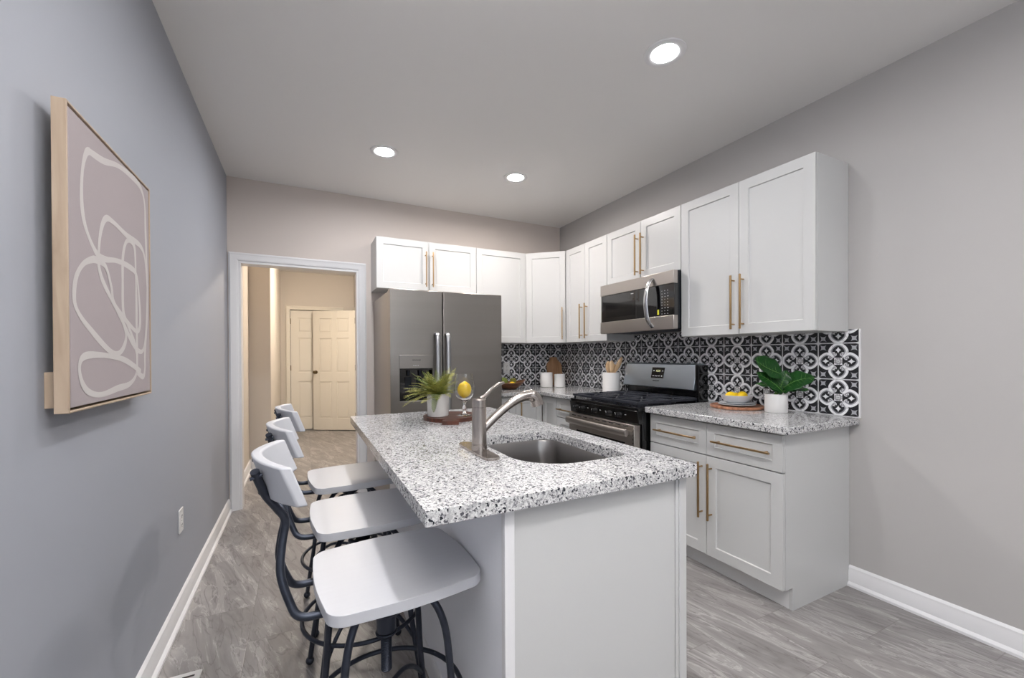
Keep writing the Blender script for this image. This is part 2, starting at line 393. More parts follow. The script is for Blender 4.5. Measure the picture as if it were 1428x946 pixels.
# ------------------------------------------------------------------ room shell
def S(name, mb, m, **k): return tag(mb.build(name, m, **k), kind='structure')
XR = 1.36; YH = 3.8; HZ = 2.66
S('floor', MB().box(-.15, W+.15, REAR-.15, YH+.15, -.12, 0), M['floor'], smooth=0)
lamps = [(2.117, -2.576), (1.073, -.973), (2.114, -.999), (1.073, -2.576), (1.073, -4.15), (2.117, -4.15), (1.6, -5.6)]
LK = [.42, 1.35, 1.7, .62, 1.0, .7, .3]      # output of each lamp
holes = [[(x+.078*math.cos(2*PI*k/40), y+.078*math.sin(2*PI*k/40)) for k in range(40)] for x, y in lamps]
S('ceiling', MB().prism([(0, REAR), (W, REAR), (W, 0), (0, 0)], H, H+.012, holes), M['ceil'], smooth=0)
S('ceiling_slab', MB().box(-.15, W+.15, REAR-.15, .12, H+.14, H+.2), M['ceil'], smooth=0)
S('wall_left', MB().box(-.15, 0, REAR, 0, 0, H+.14), M['wall_l'], smooth=0)
S('wall_right', MB().box(W, W+.15, REAR, .12, 0, H+.14), M['wall'], smooth=0)
OX0, OX1, OZ = .077, 1.001, 2.037
fx = lambda x, z, y: (x, y, z)
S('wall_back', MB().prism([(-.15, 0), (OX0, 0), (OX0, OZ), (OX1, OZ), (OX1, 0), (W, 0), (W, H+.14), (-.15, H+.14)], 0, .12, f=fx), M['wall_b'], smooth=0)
S('wall_rear', MB().prism([(-.15, 0), (W+.15, 0), (W+.15, H+.14), (-.15, H+.14)], REAR-.15, REAR, [[(.2, .8), (2.2, .8), (2.2, 2.2), (.2, 2.2)]], f=fx), M['wall'], smooth=0)
wn = MB()
for a in (.2, 1.18, 2.16): wn.box(a, a+.04, REAR-.1, REAR-.05, .8, 2.2)
for a in (.8, 1.48, 2.16): wn.box(.2, 2.2, REAR-.1, REAR-.05, a, a+.04)
S('window_1', wn, M['trim'], bevel=.003)
# hallway
S('wall_hall_left', MB().box(-.15, .01, .12, 1.39, 0, HZ).box(-.15, .22, 1.39, YH, 0, HZ), M['wall_h'], smooth=0, bevel=.006)
S('wall_hall_end', MB().prism([(.22, 0), (.36, 0), (.36, 2.03), (1.12, 2.03), (1.12, 0), (XR+.15, 0), (XR+.15, HZ), (.22, HZ)], YH, YH+.12, f=fx), M['wall_h'], smooth=0)
S('wall_hall_right', MB().box(XR, XR+.15, .12, 3.30, 0, HZ).box(XR, XR+.15, 3.30, YH, 2.03, HZ), M['wall_h'], smooth=0)
S('wall_hall_recess', MB().box(XR+.35, XR+.4, 3.2, YH+.1, 0, HZ), M['wall_h'], smooth=0)
S('wall_closet', MB().box(.2, XR+.2, YH+.5, YH+.55, 0, HZ), M['wall_h'], smooth=0)
S('ceiling_hall', MB().box(-.15, XR+.4, .12, YH+.55, HZ, HZ+.1), M['ceil'], smooth=0)
# casing of the hallway opening: profiled boards
def casing(name, x0, x1, zt, y, wd, m, both=True, par=None, xo1=None):
    b = MB()
    prof = [(0, 0), (0, .012), (.014, .02), (.022, .016), (wd-.02, .012), (wd-.006, .007), (wd, 0)]     # across width from the outside in
    # left leg, head, right leg as one mitred sweep
    path = [((x0-wd, 0), (1, 0)), ((x0-wd, zt+wd), (1, -1)), ((x1+wd, zt+wd), (-1, -1)), ((x1+wd, 0), (-1, 0))]
    rings = []
    for (px, pz), (dx, dz) in path:
        rings.append([b.bm.verts.new((px+dx*s, y-t, pz+dz*s)) for s, t in prof])
    for A, B in zip(rings, rings[1:]):
        for k in range(len(prof)):
            k2 = (k+1) % len(prof); b.bm.faces.new((A[k], A[k2], B[k2], B[k]))
    for r in (rings[0], rings[-1]): b.bm.faces.new(r)
    return S(name, b, m, smooth=20)
casing('trim_1', OX0, OX1, OZ, 0, .068, M['trim'])
S('trim_2', MB().box(OX0, OX0+.016, -.001, .125, 0, OZ-.016).box(OX1-.016, OX1, -.001, .125, 0, OZ-.016).box(OX0, OX1, -.001, .125, OZ-.016, OZ), M['trim'], weld=False, smooth=0)
casing('trim_3', .36, 1.12, 2.03, YH, .065, M['door'])
def base_profile(b, p0, p1, n, h=.11, t=.014):
    """baseboard with quarter-round shoe from p0 to p1, sticking out along n"""
    pr = [(0, 0), (.026, 0), (.026, .012), (.018, .022), (t, .024), (t, h-.03), (t*.75, h-.022), (t*.75, h-.012), (t*.4, h-.004), (0, h)]
    A = [b.bm.verts.new((p0[0]+n[0]*s, p0[1]+n[1]*s, z)) for s, z in pr]; B = [b.bm.verts.new((p1[0]+n[0]*s, p1[1]+n[1]*s, z)) for s, z in pr]
    for k in range(len(pr)): b.bm.faces.new((A[k], A[(k+1) % len(pr)], B[(k+1) % len(pr)], B[k]))
    b.bm.faces.new(A); b.bm.faces.new(B); return b
S('baseboard_left', base_profile(MB(), (0, REAR), (0, -.021), (1, 0)), M['trim'], smooth=25)
S('baseboard_right', base_profile(MB(), (W, REAR), (W, YN-.004), (-1, 0)), M['trim'], smooth=25)
b = MB(); base_profile(b, (.01, .125), (.01, 1.39), (1, 0)); base_profile(b, (.01, 1.39), (.22, 1.39), (0, -1)); base_profile(b, (.22, 1.376), (.22, YH), (1, 0)); base_profile(b, (.22, YH), (.295, YH), (0, -1))
S('baseboard_hall', b, M['trim'], smooth=25)
S('baseboard_hall_right', base_profile(MB(), (XR, .125), (XR, 3.24), (-1, 0)), M['trim'], smooth=25)

# six panel doors (parts of the setting)
def six_panel(b, w, h, t=.035):
    cols = [(.11, w/2-.045), (w/2+.045, w-.11)]; rows = [(.2, .82), (.98, 1.56), (1.66, 1.90)]
    rows = [(a*h/2.03, c*h/2.03) for a, c in rows]
    b.box(0, w, .011, t-.011, 0, h)
    xs = [0, cols[0][0], cols[0][1], cols[1][0], cols[1][1], w]
    for side in (0, 1):
        y0, y1 = (0, .0115) if side == 0 else (t-.0115, t)
        for i in (0, 2, 4): b.box(xs[i], xs[i+1], y0, y1, 0, h)
        for cx0, cx1 in cols:
            zz = [0]+[v for r in rows for v in r]+[h]
            for i in range(0, len(zz), 2): b.box(cx0, cx1, y0, y1, zz[i], zz[i+1])
            for z0, z1 in rows:
                yp = (.0035, .0115) if side == 0 else (t-.0115, t-.0035)
                b.box(cx0+.022, cx1-.022, yp[0], yp[1], z0+.022, z1-.022)
    return b
def knob(parent, x, z, y, m, sgn=-1):
    k = MB().lathe((x, y, z), [(.0, 0), (.03, 0), (.03, sgn*.006), (.012, sgn*.01), (.011, sgn*.03), (.02, sgn*.036), (.027, sgn*.05), (.022, sgn*.062), (.0, sgn*.066)], 20, 'Y')
    return k.build('door_knob', m, parent)
d1 = thing('door_1', None, None, (.365, YH+.04, .012)); d1['kind'] = 'structure'
WL[d1.name] = Vector((0, 0, 0))
six_panel(MB(), .75, 2.01).build('door_leaf', M['door'], d1, bevel=.003)
for z in (.25, 1.0, 1.78): MB().cyl((.0, -.004, z), (.0, -.004, z+.09), .006).build('hinge', M['bronze'], d1)
L2 = math.hypot(1.335-.70, 3.36-3.745)
d2 = thing('door_2', None, None, (.70, 3.735, .012), math.atan2(3.35-3.735, 1.325-.70)); d2['kind'] = 'structure'
six_panel(MB(), L2, 2.0).build('door_leaf', M['door'], d2, bevel=.003)
knob(d2, .05, .97, 0, M['bronze'])
for z in (.2, 1.0, 1.78): MB().box(L2-.006, L2+.004, -.012, .004, z, z+.095).cyl((L2+.002, -.008, z), (L2+.002, -.008, z+.095), .006).build('hinge', M['bronze'], d2)
S('trim_4', MB().box(XR-.014, XR, 3.24, 3.305, 0, 2.09).box(XR-.014, XR, 3.3, YH, 2.03, 2.09), M['door'], bevel=.003)

# ------------------------------------------------------------------ recessed lights
names = ['largest round recessed ceiling light, nearest the camera above the stove', 'round recessed ceiling light nearest the hallway doorway', 'round recessed ceiling light above the corner cabinets, smallest of the three']
for i, (x, y) in enumerate(lamps):
    vis = i < 3
    t = thing('recessed_light', names[i] if vis else 'round recessed ceiling light behind the camera' if i > 3 else 'round recessed ceiling light above the stools, out of the frame', 'ceiling light', (x, y, H), 0, 'recessed ceiling lights')
    MB().lathe((x, y, H), [(.098, .0), (.097, -.004), (.092, -.006), (.066, -.005), (.0635, -.0035), (.0632, .004), (.0632, .03), (.076, .03), (.076, .004), (.098, .0)], 48).build('trim_ring', M['trim'], t, smooth=50)
    MB().lathe((x, y, H), [(0, .0020), (.0625, .0024), (.0625, .018), (0, .018)], 40).build('lens', lens_mat(LK[i]), t, smooth=30)
t = thing('hall_ceiling_light', 'flush ceiling light in the hallway beyond the doorway', 'ceiling light', (1.12, 1.75, HZ))
MB().lathe((1.12, 1.75, HZ), [(0, 0), (.15, 0), (.155, -.02), (.14, -.03), (0, -.03)], 40).build('base_ring', M['bronze'], t)
MB().lathe((1.12, 1.75, HZ), [(.138, -.03), (.13, -.06), (.08, -.085), (0, -.095)], 40).build('lens', M['lens_h'], t)

# ------------------------------------------------------------------ cabinets
def shaker(b, x0, x1, z0, z1, y=0, t=.019, r=.058, rec=.008):
    g = .0015; x0 += g; x1 -= g; z0 += g; z1 -= g
    r = min(r, (z1-z0)*.28)
    V = b.bm.verts.new
    O = [(x0, z0), (x1, z0), (x1, z1), (x0, z1)]; I = [(x0+r, z0+r), (x1-r, z0+r), (x1-r, z1-r), (x0+r, z1-r)]; e = .003
    I2 = [(x0+r+e, z0+r+e), (x1-r-e, z0+r+e), (x1-r-e, z1-r-e), (x0+r+e, z1-r-e)]
    vo = [V((a, y, c)) for a, c in O]; vi = [V((a, y, c)) for a, c in I]; vr = [V((a, y+rec, c)) for a, c in I2]; vb = [V((a, y+t, c)) for a, c in O]
    for i in range(4):
        j = (i+1) % 4
        b.bm.faces.new((vo[i], vo[j], vi[j], vi[i])); b.bm.faces.new((vi[i], vi[j], vr[j], vr[i])); b.bm.faces.new((vo[j], vo[i], vb[i], vb[j]))
    b.bm.faces.new(vr); b.bm.faces.new(list(reversed(vb)))
    return b
def bar_handle(parent, p0, p1, axis):
    """brass bar pull, p0..p1 along x or z, standing off y=-.034 from the face (y=0)"""
    b = MB(); a, c = Vector(p0), Vector(p1); d = (c-a).normalized()
    b.box(min(a.x, c.x)-(.005 if axis == 'z' else 0), max(a.x, c.x)+(.005 if axis == 'z' else 0), -.040, -.030, min(a.z, c.z)-(.005 if axis == 'x' else 0), max(a.z, c.z)+(.005 if axis == 'x' else 0))
    for q in (a+d*.03, c-d*.03): b.cyl((q.x, -.031, q.z), (q.x, .0005, q.z), .0045, n=12)
    return b.build('handle', M['brass'], parent, bevel=.0015)
def cabinet(name, label, loc, rot, w, depth, z0, z1, fronts, base=False, group=None, extra=None, topped=True, cat='cabinet', toe=True):
    t = thing(name, label, cat, loc, rot, group); WL[t.name] = Vector((0, 0, 0)); WL[t.name] = Vector((0, 0, 0))
    b = MB(); k = .018; zb = z0+(.112 if base else 0)
    for xa in (0, w-k):
        if base: b.prism([(.02, zb), (.02, z1), (depth, z1), (depth, 0), (.078, 0), (.078, zb)], xa, xa+k, f=lambda y, z, x: (x, y, z))
        else: b.box(xa, xa+k, .02, depth, z0, z1)
    b.box(k, w-k, .02, depth, zb, zb+k); b.box(k, w-k, depth-.008, depth, zb, z1)
    if topped: b.box(k, w-k, .02, depth, z1-k, z1)
    b.box(k, w-k, .0205, .038, z1-.04, z1-.001)
    b.build('carcass', M['cab'], t, bevel=.001, weld=False)
    if base: MB().box(k, w-k, .078, .09, 0, zb).build('toe_kick', M['kick'], t)
    for f in fronts:
        d = shaker(MB(), f['x'][0], f['x'][1], f['z'][0], f['z'][1]).build(f.get('kind', 'door'), M['cab'], t, bevel=.0012, smooth=20)
        h = f.get('h')
        if h:
            if h[0] == 'v': bar_handle(d, (h[1], 0, h[2]), (h[1], 0, h[3]), 'z')
            else: bar_handle(d, (h[1], 0, h[3]), (h[2], 0, h[3]), 'x')
    return t
RF = -PI/2                       # faces -x on the right wall; local x runs towards the camera
xu = W-.3148; xb = W-.5986; du = .3148-.002; db = .5986-.002
def yr(y0, y): return y0-y       # world y -> local x for a right-wall unit starting at y0
g1 = 'white shaker wall cabinets with brass pulls'
cabinet('wall_cabinet', 'large white two-door wall cabinet at the near end, right of the microwave', (xu, YA-.001, 0), RF, YA-YN-.002, du, UB, UT,
        [dict(x=(0, .4265), z=(UB, UT), h=('v', .397, 1.408, 1.732)), dict(x=(.4265, .8465), z=(UB, UT), h=('v', .457, 1.408, 1.732))], group=g1)
cabinet('wall_cabinet', 'short white two-door wall cabinet directly above the microwave', (xu, YB-.001, 0), RF, YB-YA-.002, du, MB_Z, UT,
        [dict(x=(0, .4), z=(MB_Z, UT), h=('v', .372, 1.872, 2.187)), dict(x=(.4, .784), z=(MB_Z, UT), h=('v', .431, 1.872, 2.187))], group=g1)
cabinet('wall_cabinet', 'tall white two-door wall cabinet between the corner cabinet and microwave', (xu, YC-.001, 0), RF, YC-YB-.002, du, UB, UT,
        [dict(x=(0, .3085), z=(UB, UT), h=('v', .268, 1.409, 1.732)), dict(x=(.3085, .6218), z=(UB, UT), h=('v', .345, 1.409, 1.732))], group=g1)
cabinet('wall_cabinet', 'white single-door wall cabinet on the back wall right of the fridge cabinet', (2.0386, -.3148, 0), 0, .5373, du, UB, UT,
        [dict(x=(0, .5373), z=(UB, UT), h=('v', .04, 1.409, 1.732))], group=g1)
cabinet('wall_cabinet', 'short wide white two-door cabinet above the refrigerator', (1.114, -.3148, 0), 0, .9226, du, MB_Z, UT,
        [dict(x=(0, .461), z=(MB_Z, UT), h=('v', .4295, 1.877, 2.193)), dict(x=(.461, .9226), z=(MB_Z, UT), h=('v', .4925, 1.877, 2.193))], group=g1)
# diagonal corner wall cabinet
t = thing('corner_wall_cabinet', 'white diagonal corner wall cabinet with one brass pull', 'cabinet', (2.577, -.3148, 0), math.atan2(YC+.3148, xu-2.577), g1)
ang = t.rotation_euler.z; Ld = math.hypot(YC+.3148, xu-2.577)
inv = Matrix.Rotation(-ang, 2)
def loc2(x, y): v = inv @ Vector((x-2.577, y+.3148)); return (v.x, v.y)
poly = [loc2(2.5775, -.297), loc2(2.5775, -.002), loc2(W-.002, -.002), loc2(W-.002, YC+.0005), loc2(xu+.018, YC+.0005)]
poly = [(0.006, .021)]+[loc2(2.5775, -.297), loc2(2.5775, -.002), loc2(W-.002, -.002), loc2(W-.002, YC+.001), loc2(xu+.018, YC+.001)]+[(Ld-.006, .021)]
MB().prism(poly, UB, UT).build('carcass', M['cab'], t, bevel=.001)
d = shaker(MB(), .004, Ld-.004, UB, UT).build('door', M['cab'], t, bevel=.0012, smooth=20)
bar_handle(d, (Ld-.035, 0, 1.41), (Ld-.035, 0, 1.73), 'z')
# base cabinets
g2 = 'white shaker base cabinets under the granite counter'
dz0, dz1, dd = .112, .866, .683
cabinet('base_cabinet', 'white base cabinet at the near end with two drawers over two doors', (xb, -1.992, 0), RF, 2.848-1.992, db, 0, CB-.0005,
        [dict(kind='drawer', x=(0, .43), z=(dd, dz1), h=('h', .058, .383, .773)), dict(kind='drawer', x=(.43, .856), z=(dd, dz1), h=('h', .483, .81, .773)),
         dict(x=(0, .43), z=(dz0, dd-.003), h=('v', .402, .323, .643)), dict(x=(.43, .856), z=(dz0, dd-.003), h=('v', .464, .323, .643))], base=True, group=g2, topped=False)
cabinet('base_cabinet', 'narrow white three-drawer base cabinet left of the stove', (xb, -.853, 0), RF, 1.192-.853, db, 0, CB-.0005,
        [dict(kind='drawer', x=(0, .339), z=(.70, dz1), h=('h', .04, .30, .775)), dict(kind='drawer', x=(0, .339), z=(.42, .697), h=('h', .04, .30, .56)),
         dict(kind='drawer', x=(0, .339), z=(dz0, .417), h=('h', .04, .30, .265))], base=True, group=g2, topped=False)
cabinet('base_cabinet', 'white corner base cabinet door facing the island, beside the three drawers', (xb, -.6, 0), RF, .851-.6, db, 0, CB-.0005,
        [dict(x=(.0, .251), z=(dz0, dz1))], base=True, group=g2, topped=False)
cabinet('base_cabinet', 'white two-door base cabinet on the back wall beside the fridge', (2.075, -.5986, 0), 0, .52, db, 0, CB-.0005,
        [dict(x=(0, .236), z=(dz0, dz1)), dict(x=(.236, .52), z=(dz0, dz1), h=('v', .28, .52, .84))], base=True, group=g2, topped=False)

# countertops
def slab(name, poly, label, holes=(), bev=.005):
    o = MB().prism(poly, CB, CT, holes).build(name, M['granite'], bevel=bev, seg=3, smooth=50)
    return tag(o, label, 'countertop')
slab('countertop', [(W-.645, -2.896), (W-.001, -2.896), (W-.001, -1.990), (W-.645, -1.990)], 'speckled granite countertop at the near right end, under the lemons and leafy plant')
slab('countertop', [(2.07, -.645), (2.552, -.645), (2.552, -1.193), (W-.001, -1.193), (W-.001, -.001), (2.07, -.001)], 'L-shaped granite countertop in the far corner, under the canisters and crock')

# backsplash
tb = MB().box(2.06, W-.0105, -.0105, -.0005, CT+.0005, UB-.001)
tag(tb.build('tiled_backsplash', M['tile_b'], smooth=0), 'black and white patterned tile backsplash on the back wall beside the fridge', 'backsplash')
tb = MB().prism([(0-.0105, CT+.0005), (-1.195, CT+.0005), (-1.195, .3), (-1.988, .3), (-1.988, CT+.0005), (-2.896, CT+.0005), (-2.896, UB+.012), (YN-.001, UB+.012), (YN-.001, UB-.001), (-2.01, UB-.001), (-2.01, 1.43), (-1.2, 1.43), (-1.2, UB-.001), (-.0105, UB-.001)], W-.0105, W-.0005, f=lambda y, z, x: (x, y, z))
bs = tag(tb.build('tiled_backsplash', M['tile_r'], smooth=0), 'black and white patterned tile backsplash on the right wall behind the stove', 'backsplash')
MB().box(W-.013, W-.0005, -2.902, -2.8962, CT, UB+.012).build('edge_trim', M['trim'], bs)

# ------------------------------------------------------------------ island
isl = cabinet('kitchen_island', 'white kitchen island base under the granite top with sink', (1.615, -3.098, 0), PI/2, 1.52, .595, 0, CB-.0005,
        [dict(x=(0, .42), z=(dz0, dz1), h=('v', .38, .5, .82)), dict(x=(.42, .84), z=(dz0, dz1), h=('v', .46, .5, .82)), dict(x=(.84, 1.52), z=(dz0, dz1), h=('v', .88, .5, .82))], base=True, topped=False, cat='kitchen island')
# end panel facing the camera, stiles, knee wall and baseboard, in the island's own frame: local (lx, ly) = (y+3.098, 1.615-x)
lz = CB-.001
MB().box(-.016, -.0005, .022, .607, 0, lz).build('end_panel', M['cab'], isl, bevel=.001)
MB().box(-.0215, -.0165, .0225, .034, 0, lz).box(-.0245, -.0165, -.009, .022, 0, lz).box(-.016, .0, -.009, .0, 0.115, lz).build('corner_stile', M['cab'], isl, bevel=.0015)
MB().box(-.0225, -.0165, .600, .6275, 0, lz).box(-.016, -.002, .6085, .6275, 0, lz).build('corner_stile', M['trim'], isl, bevel=.001)
MB().box(-.0015, 1.52, .5965, .625, 0, lz).build('knee_wall', M['knee'], isl)
MB().box(1.5205, 1.536, .0, .625, 0, lz).build('end_panel', M['cab'], isl, bevel=.001)
bb = MB(); pr = [(.6255, 0), (.640, 0), (.640, .07), (.632, .085), (.6255, .085)]
bb.prism(pr, -.016, 1.536, f=lambda y, z, x: (x, y, z)); bb.build('baseboard', M['trim'], isl)
MB().cyl((-.018, -.0105, .715), (-.018, -.0075, .715), .004, n=12).build('screw_cap', M['bronze'], isl)
IX0, IX1, IY0, IY1 = .7816, 1.6471, -3.1463, -1.5204
hole = rrect(1.165, 1.545, -2.955, -2.43, [.07, .07, .17, .05], 10)
slab('island_countertop', rrect(IX0, IX1, IY0, IY1, .006, 3), 'large speckled granite island top holding the sink and faucet', [hole], .006)
# undermount sink
snk = thing('undermount_sink', 'stainless steel undermount sink set in the island top', 'sink', (1.355, -2.69, .70))
b = MB()
def loop_in(pts, k, cx=1.355, cy=-2.69): return [(cx+(x-cx)*k, cy+(y-cy)*k) for x, y in pts]
rings = []
for k, z in ((1.06, CB-.002), (1.008, CB-.002), (1.0, CB-.006), (.985, CB-.10), (.965, .715), (.93, .694), (.86, .686), (.15, .682)):
    rings.append([b.bm.verts.new((x, y, z)) for x, y in loop_in(hole, k)])
for A, B in zip(rings, rings[1:]):
    for i in range(len(A)): j = (i+1) % len(A); b.bm.faces.new((A[i], A[j], B[j], B[i]))
o = b.build('basin', M['sink'], snk, smooth=60)
MB().lathe((1.355, -2.69, .683), [(.062, .0), (.06, .004), (.045, .003), (.042, -.004), (.0, -.006)], 28).build('drain', M['chrome'], snk)

# faucet
fc = thing('kitchen_faucet', 'brushed nickel single-lever kitchen faucet beside the island sink', 'faucet', (1.098, -2.672, CT))
MB().prism(rrect(1.070, 1.126, -2.815, -2.525, .0275, 8), CT+.0005, CT+.009).build('base_plate', M['nickel'], fc, bevel=.004, seg=3)
MB().lathe((1.100, -2.678, CT), [(.0, .008), (.0275, .008), (.0275, .028), (.0255, .029), (.0255, .031), (.0262, .032), (.0255, .158), (.0245, .159), (.0245, .161), (.0258, .162), (.0258, .186), (.022, .191), (0, .192)], 32).build('body', M['nickel'], fc, smooth=30)
MB().tube([(1.102, -2.678, .978), (1.13, -2.678, 1.008), (1.16, -2.678, 1.034), (1.19, -2.678, 1.057), (1.22, -2.678, 1.077), (1.25, -2.678, 1.093), (1.28, -2.678, 1.104), (1.315, -2.678, 1.108)], [.0135, .0150, .0155, .0158, .0162, .0170, .0190, .0205], 18, 6).build('spout', M['nickel'], fc, smooth=60)
MB().tube([(1.296, -2.678, 1.105), (1.316, -2.678, 1.104), (1.330, -2.678, 1.094), (1.337, -2.678, 1.080), (1.341, -2.678, 1.070)], [.0185, .0225, .0245, .0252, .0255], 20, 6).build('spray_head', M['nickel'], fc, smooth=60)
lv = MB().tube([(1.107, -2.672, 1.102), (1.135, -2.655, 1.112), (1.17, -2.635, 1.134), (1.205, -2.615, 1.148), (1.232, -2.60, 1.152)], [.010, .0085, .0078, .0082, .007], 14, 5, flat=.75)
lv.build('lever_handle', M['nickel'], fc, smooth=60)

# ------------------------------------------------------------------ refrigerator
fr = thing('refrigerator', 'tall stainless steel side-by-side refrigerator beside the doorway', 'refrigerator', (1.585, -.4, 0))
FX0, FX1, FG, FY = 1.128, 2.052, 1.535, -.85
MB().box(FX0+.005, FX1-.01, -.76, -.035, .02, 1.755).box(FX0+.05, FX1-.05, -.74, -.1, 0, .02).build('body', M['steel_side'], fr, bevel=.004)
dl = MB().framebox(FX0, FG-.004, .10, 1.765, 1.197, 1.452, .911, 1.158, FY, -.768, -.785).build('freezer_door', M['steel'], fr, bevel=.006, smooth=20)
dr = MB().box(FG+.004, FX1, FY, -.768, .10, 1.765).build('fridge_door', M['steel'], fr, bevel=.006)
MB().box(FX0+.01, FX1-.01, -.80, -.765, .02, .092).build('grille', M['glassd'], fr)
def fridge_handle(par, x):
    b = MB(); pts = [(x, FY+.001, 1.43), (x, FY-.03, 1.425), (x, FY-.052, 1.39), (x, FY-.058, 1.2), (x, FY-.058, .8), (x, FY-.052, .62), (x, FY-.03, .585), (x, FY+.001, .58)]
    b.tube(pts, .0185, 14, 4, flat=.62, up=(0, 1, 0)); return b.build('handle', M['handle'], par, smooth=60)
fridge_handle(dl, 1.481); fridge_handle(dr, 1.565)
dp = MB().box(1.194, 1.455, FY-.004, FY+.0005, 1.158, 1.262).build('dispenser_panel', M['steel'], dl, bevel=.002)
MB().box(1.199, 1.450, -.80, -.787, .913, 1.156).box(1.199, 1.450, FY+.004, -.787, 1.145, 1.157).box(1.199, 1.450, FY+.002, -.787, .9125, .918).box(1.1985, 1.2005, FY+.002, -.787, .913, 1.156).box(1.4495, 1.451, FY+.002, -.787, .913, 1.156).build('dispenser_recess', M['glassb'], dl)
b = MB()
for x in (1.27, 1.36): b.cyl((x, -.815, 1.144), (x, -.815, 1.10), .014, .009, 14)
b.box(1.245, 1.295, -.806, -.800, 1.0, 1.09, rx=.2).box(1.335, 1.385, -.806, -.800, 1.0, 1.09, rx=.2); b.build('dispenser_paddle', M['glassd'], dl, bevel=.002)
b = MB()
for k in range(4): b.box(1.300+k*.012, 1.305+k*.012, FY-.0046, FY-.004, 1.178, 1.183)
b.build('indicator_marks', M['mark'], dp)
def lettering(txt, size, loc, rot, m, par, name='lettering', depth=.0003):
    c = bpy.data.curves.new(name, 'FONT'); c.body = txt; c.size = size; c.extrude = depth; c.align_x = 'CENTER'; c.align_y = 'CENTER'; c.materials.append(m)
    o = bpy.data.objects.new(name, c); C.objects.link(o); bpy.context.view_layer.update()
    me = bpy.data.meshes.new_from_object(o.evaluated_get(bpy.context.evaluated_depsgraph_get())); bpy.data.objects.remove(o)
    me.materials.clear(); me.materials.append(m)
    o = bpy.data.objects.new(name, me); C.objects.link(o); o.parent = par; o.location = Vector(loc)-wloc(par); o.rotation_euler = rot; return o
lettering('FRIGIDAIRE', .013, (1.325, FY-.0046, 1.222), (PI/2, 0, 0), M['glassd'], dp)

# ------------------------------------------------------------------ range (faces -x; local frame like the cabinets)
RX = W-.697; RY0, RW = -1.203, .776     # front plane world x, start y, width
rg = thing('gas_range', 'black and stainless gas range between the base cabinets', 'stove', (RX, RY0, 0), RF)
WL[rg.name] = Vector((0, 0, 0))
MB().box(.004, RW-.004, .05, .66, .03, .885).box(.05, RW-.05, .1, .6, 0, .03).build('body', M['black'], rg, bevel=.003)
ctp = MB().box(0, RW, .005, .625, .8855, .905)
ctp.box(.004, RW-.004, .625, .675, .8855, .912).build('cooktop', M['black'], rg, bevel=.004, seg=3)
MB().prism([(.0, .885), (.04, .885), (.05, .795), (.012, .795)], .0, RW, f=lambda y, z, x: (x, y, z)).build('control_panel', M['black'], rg, bevel=.003)
kn_z = .842
for i, kx in enumerate((.10, .185, .335, .50, .60)):
    k = MB().lathe((kx, .006, kn_z), [(.0, -.032), (.013, -.032), (.016, -.026), (.0175, -.004), (.021, 0), (.021, .006), (0, .006)], 22, 'Y')
    k.box(kx-.0035, kx+.0035, -.035, -.018, kn_z-.015, kn_z+.015); kb = k.build('knob', M['knobb'], rg, bevel=.001)
    MB().box(kx-.001, kx+.001, -.0358, -.035, kn_z+.003, kn_z+.013).build('pointer_mark', M['mark'], kb)
for kx in (.145, .235, .29, .385, .45, .55, .655): MB().box(kx-.008, kx+.008, .0045, .008, kn_z+.004, kn_z+.008).build('panel_mark', M['mark'], rg)
od = MB().framebox(.006, RW-.02, .20, .79, .10, RW-.11, .30, .665, -.012, .045, -.006).build('oven_door', M['steel_w'], rg, bevel=.004)
MB().box(.102, RW-.112, -.0068, -.0062, .302, .663).build('window_glass', M['glassb'], od)
for k in range(9): MB().box(.05+k*.075, .10+k*.075, -.0124, -.0118, .772, .777).build('vent_slot', M['glassd'], od)
for k in range(18): MB().box(RW-.032, RW-.025, -.0124, -.0118, .30+k*.026, .312+k*.026).build('vent_slot', M['glassd'], od)
hd = MB().tube([(.03, -.050, .738), (.2, -.056, .738), (.55, -.056, .738), (RW-.05, -.050, .738)], .015, 14, 4, flat=1.7, up=(0, 0, 1))
for kx in (.05, RW-.07): hd.box(kx-.014, kx+.014, -.055, -.011, .722, .748)
hd.build('handle', M['steel_w'], od, smooth=50, bevel=.001)
MB().box(.006, RW-.02, -.008, .045, .05, .192).build('storage_drawer', M['steel_h'], rg, bevel=.004)
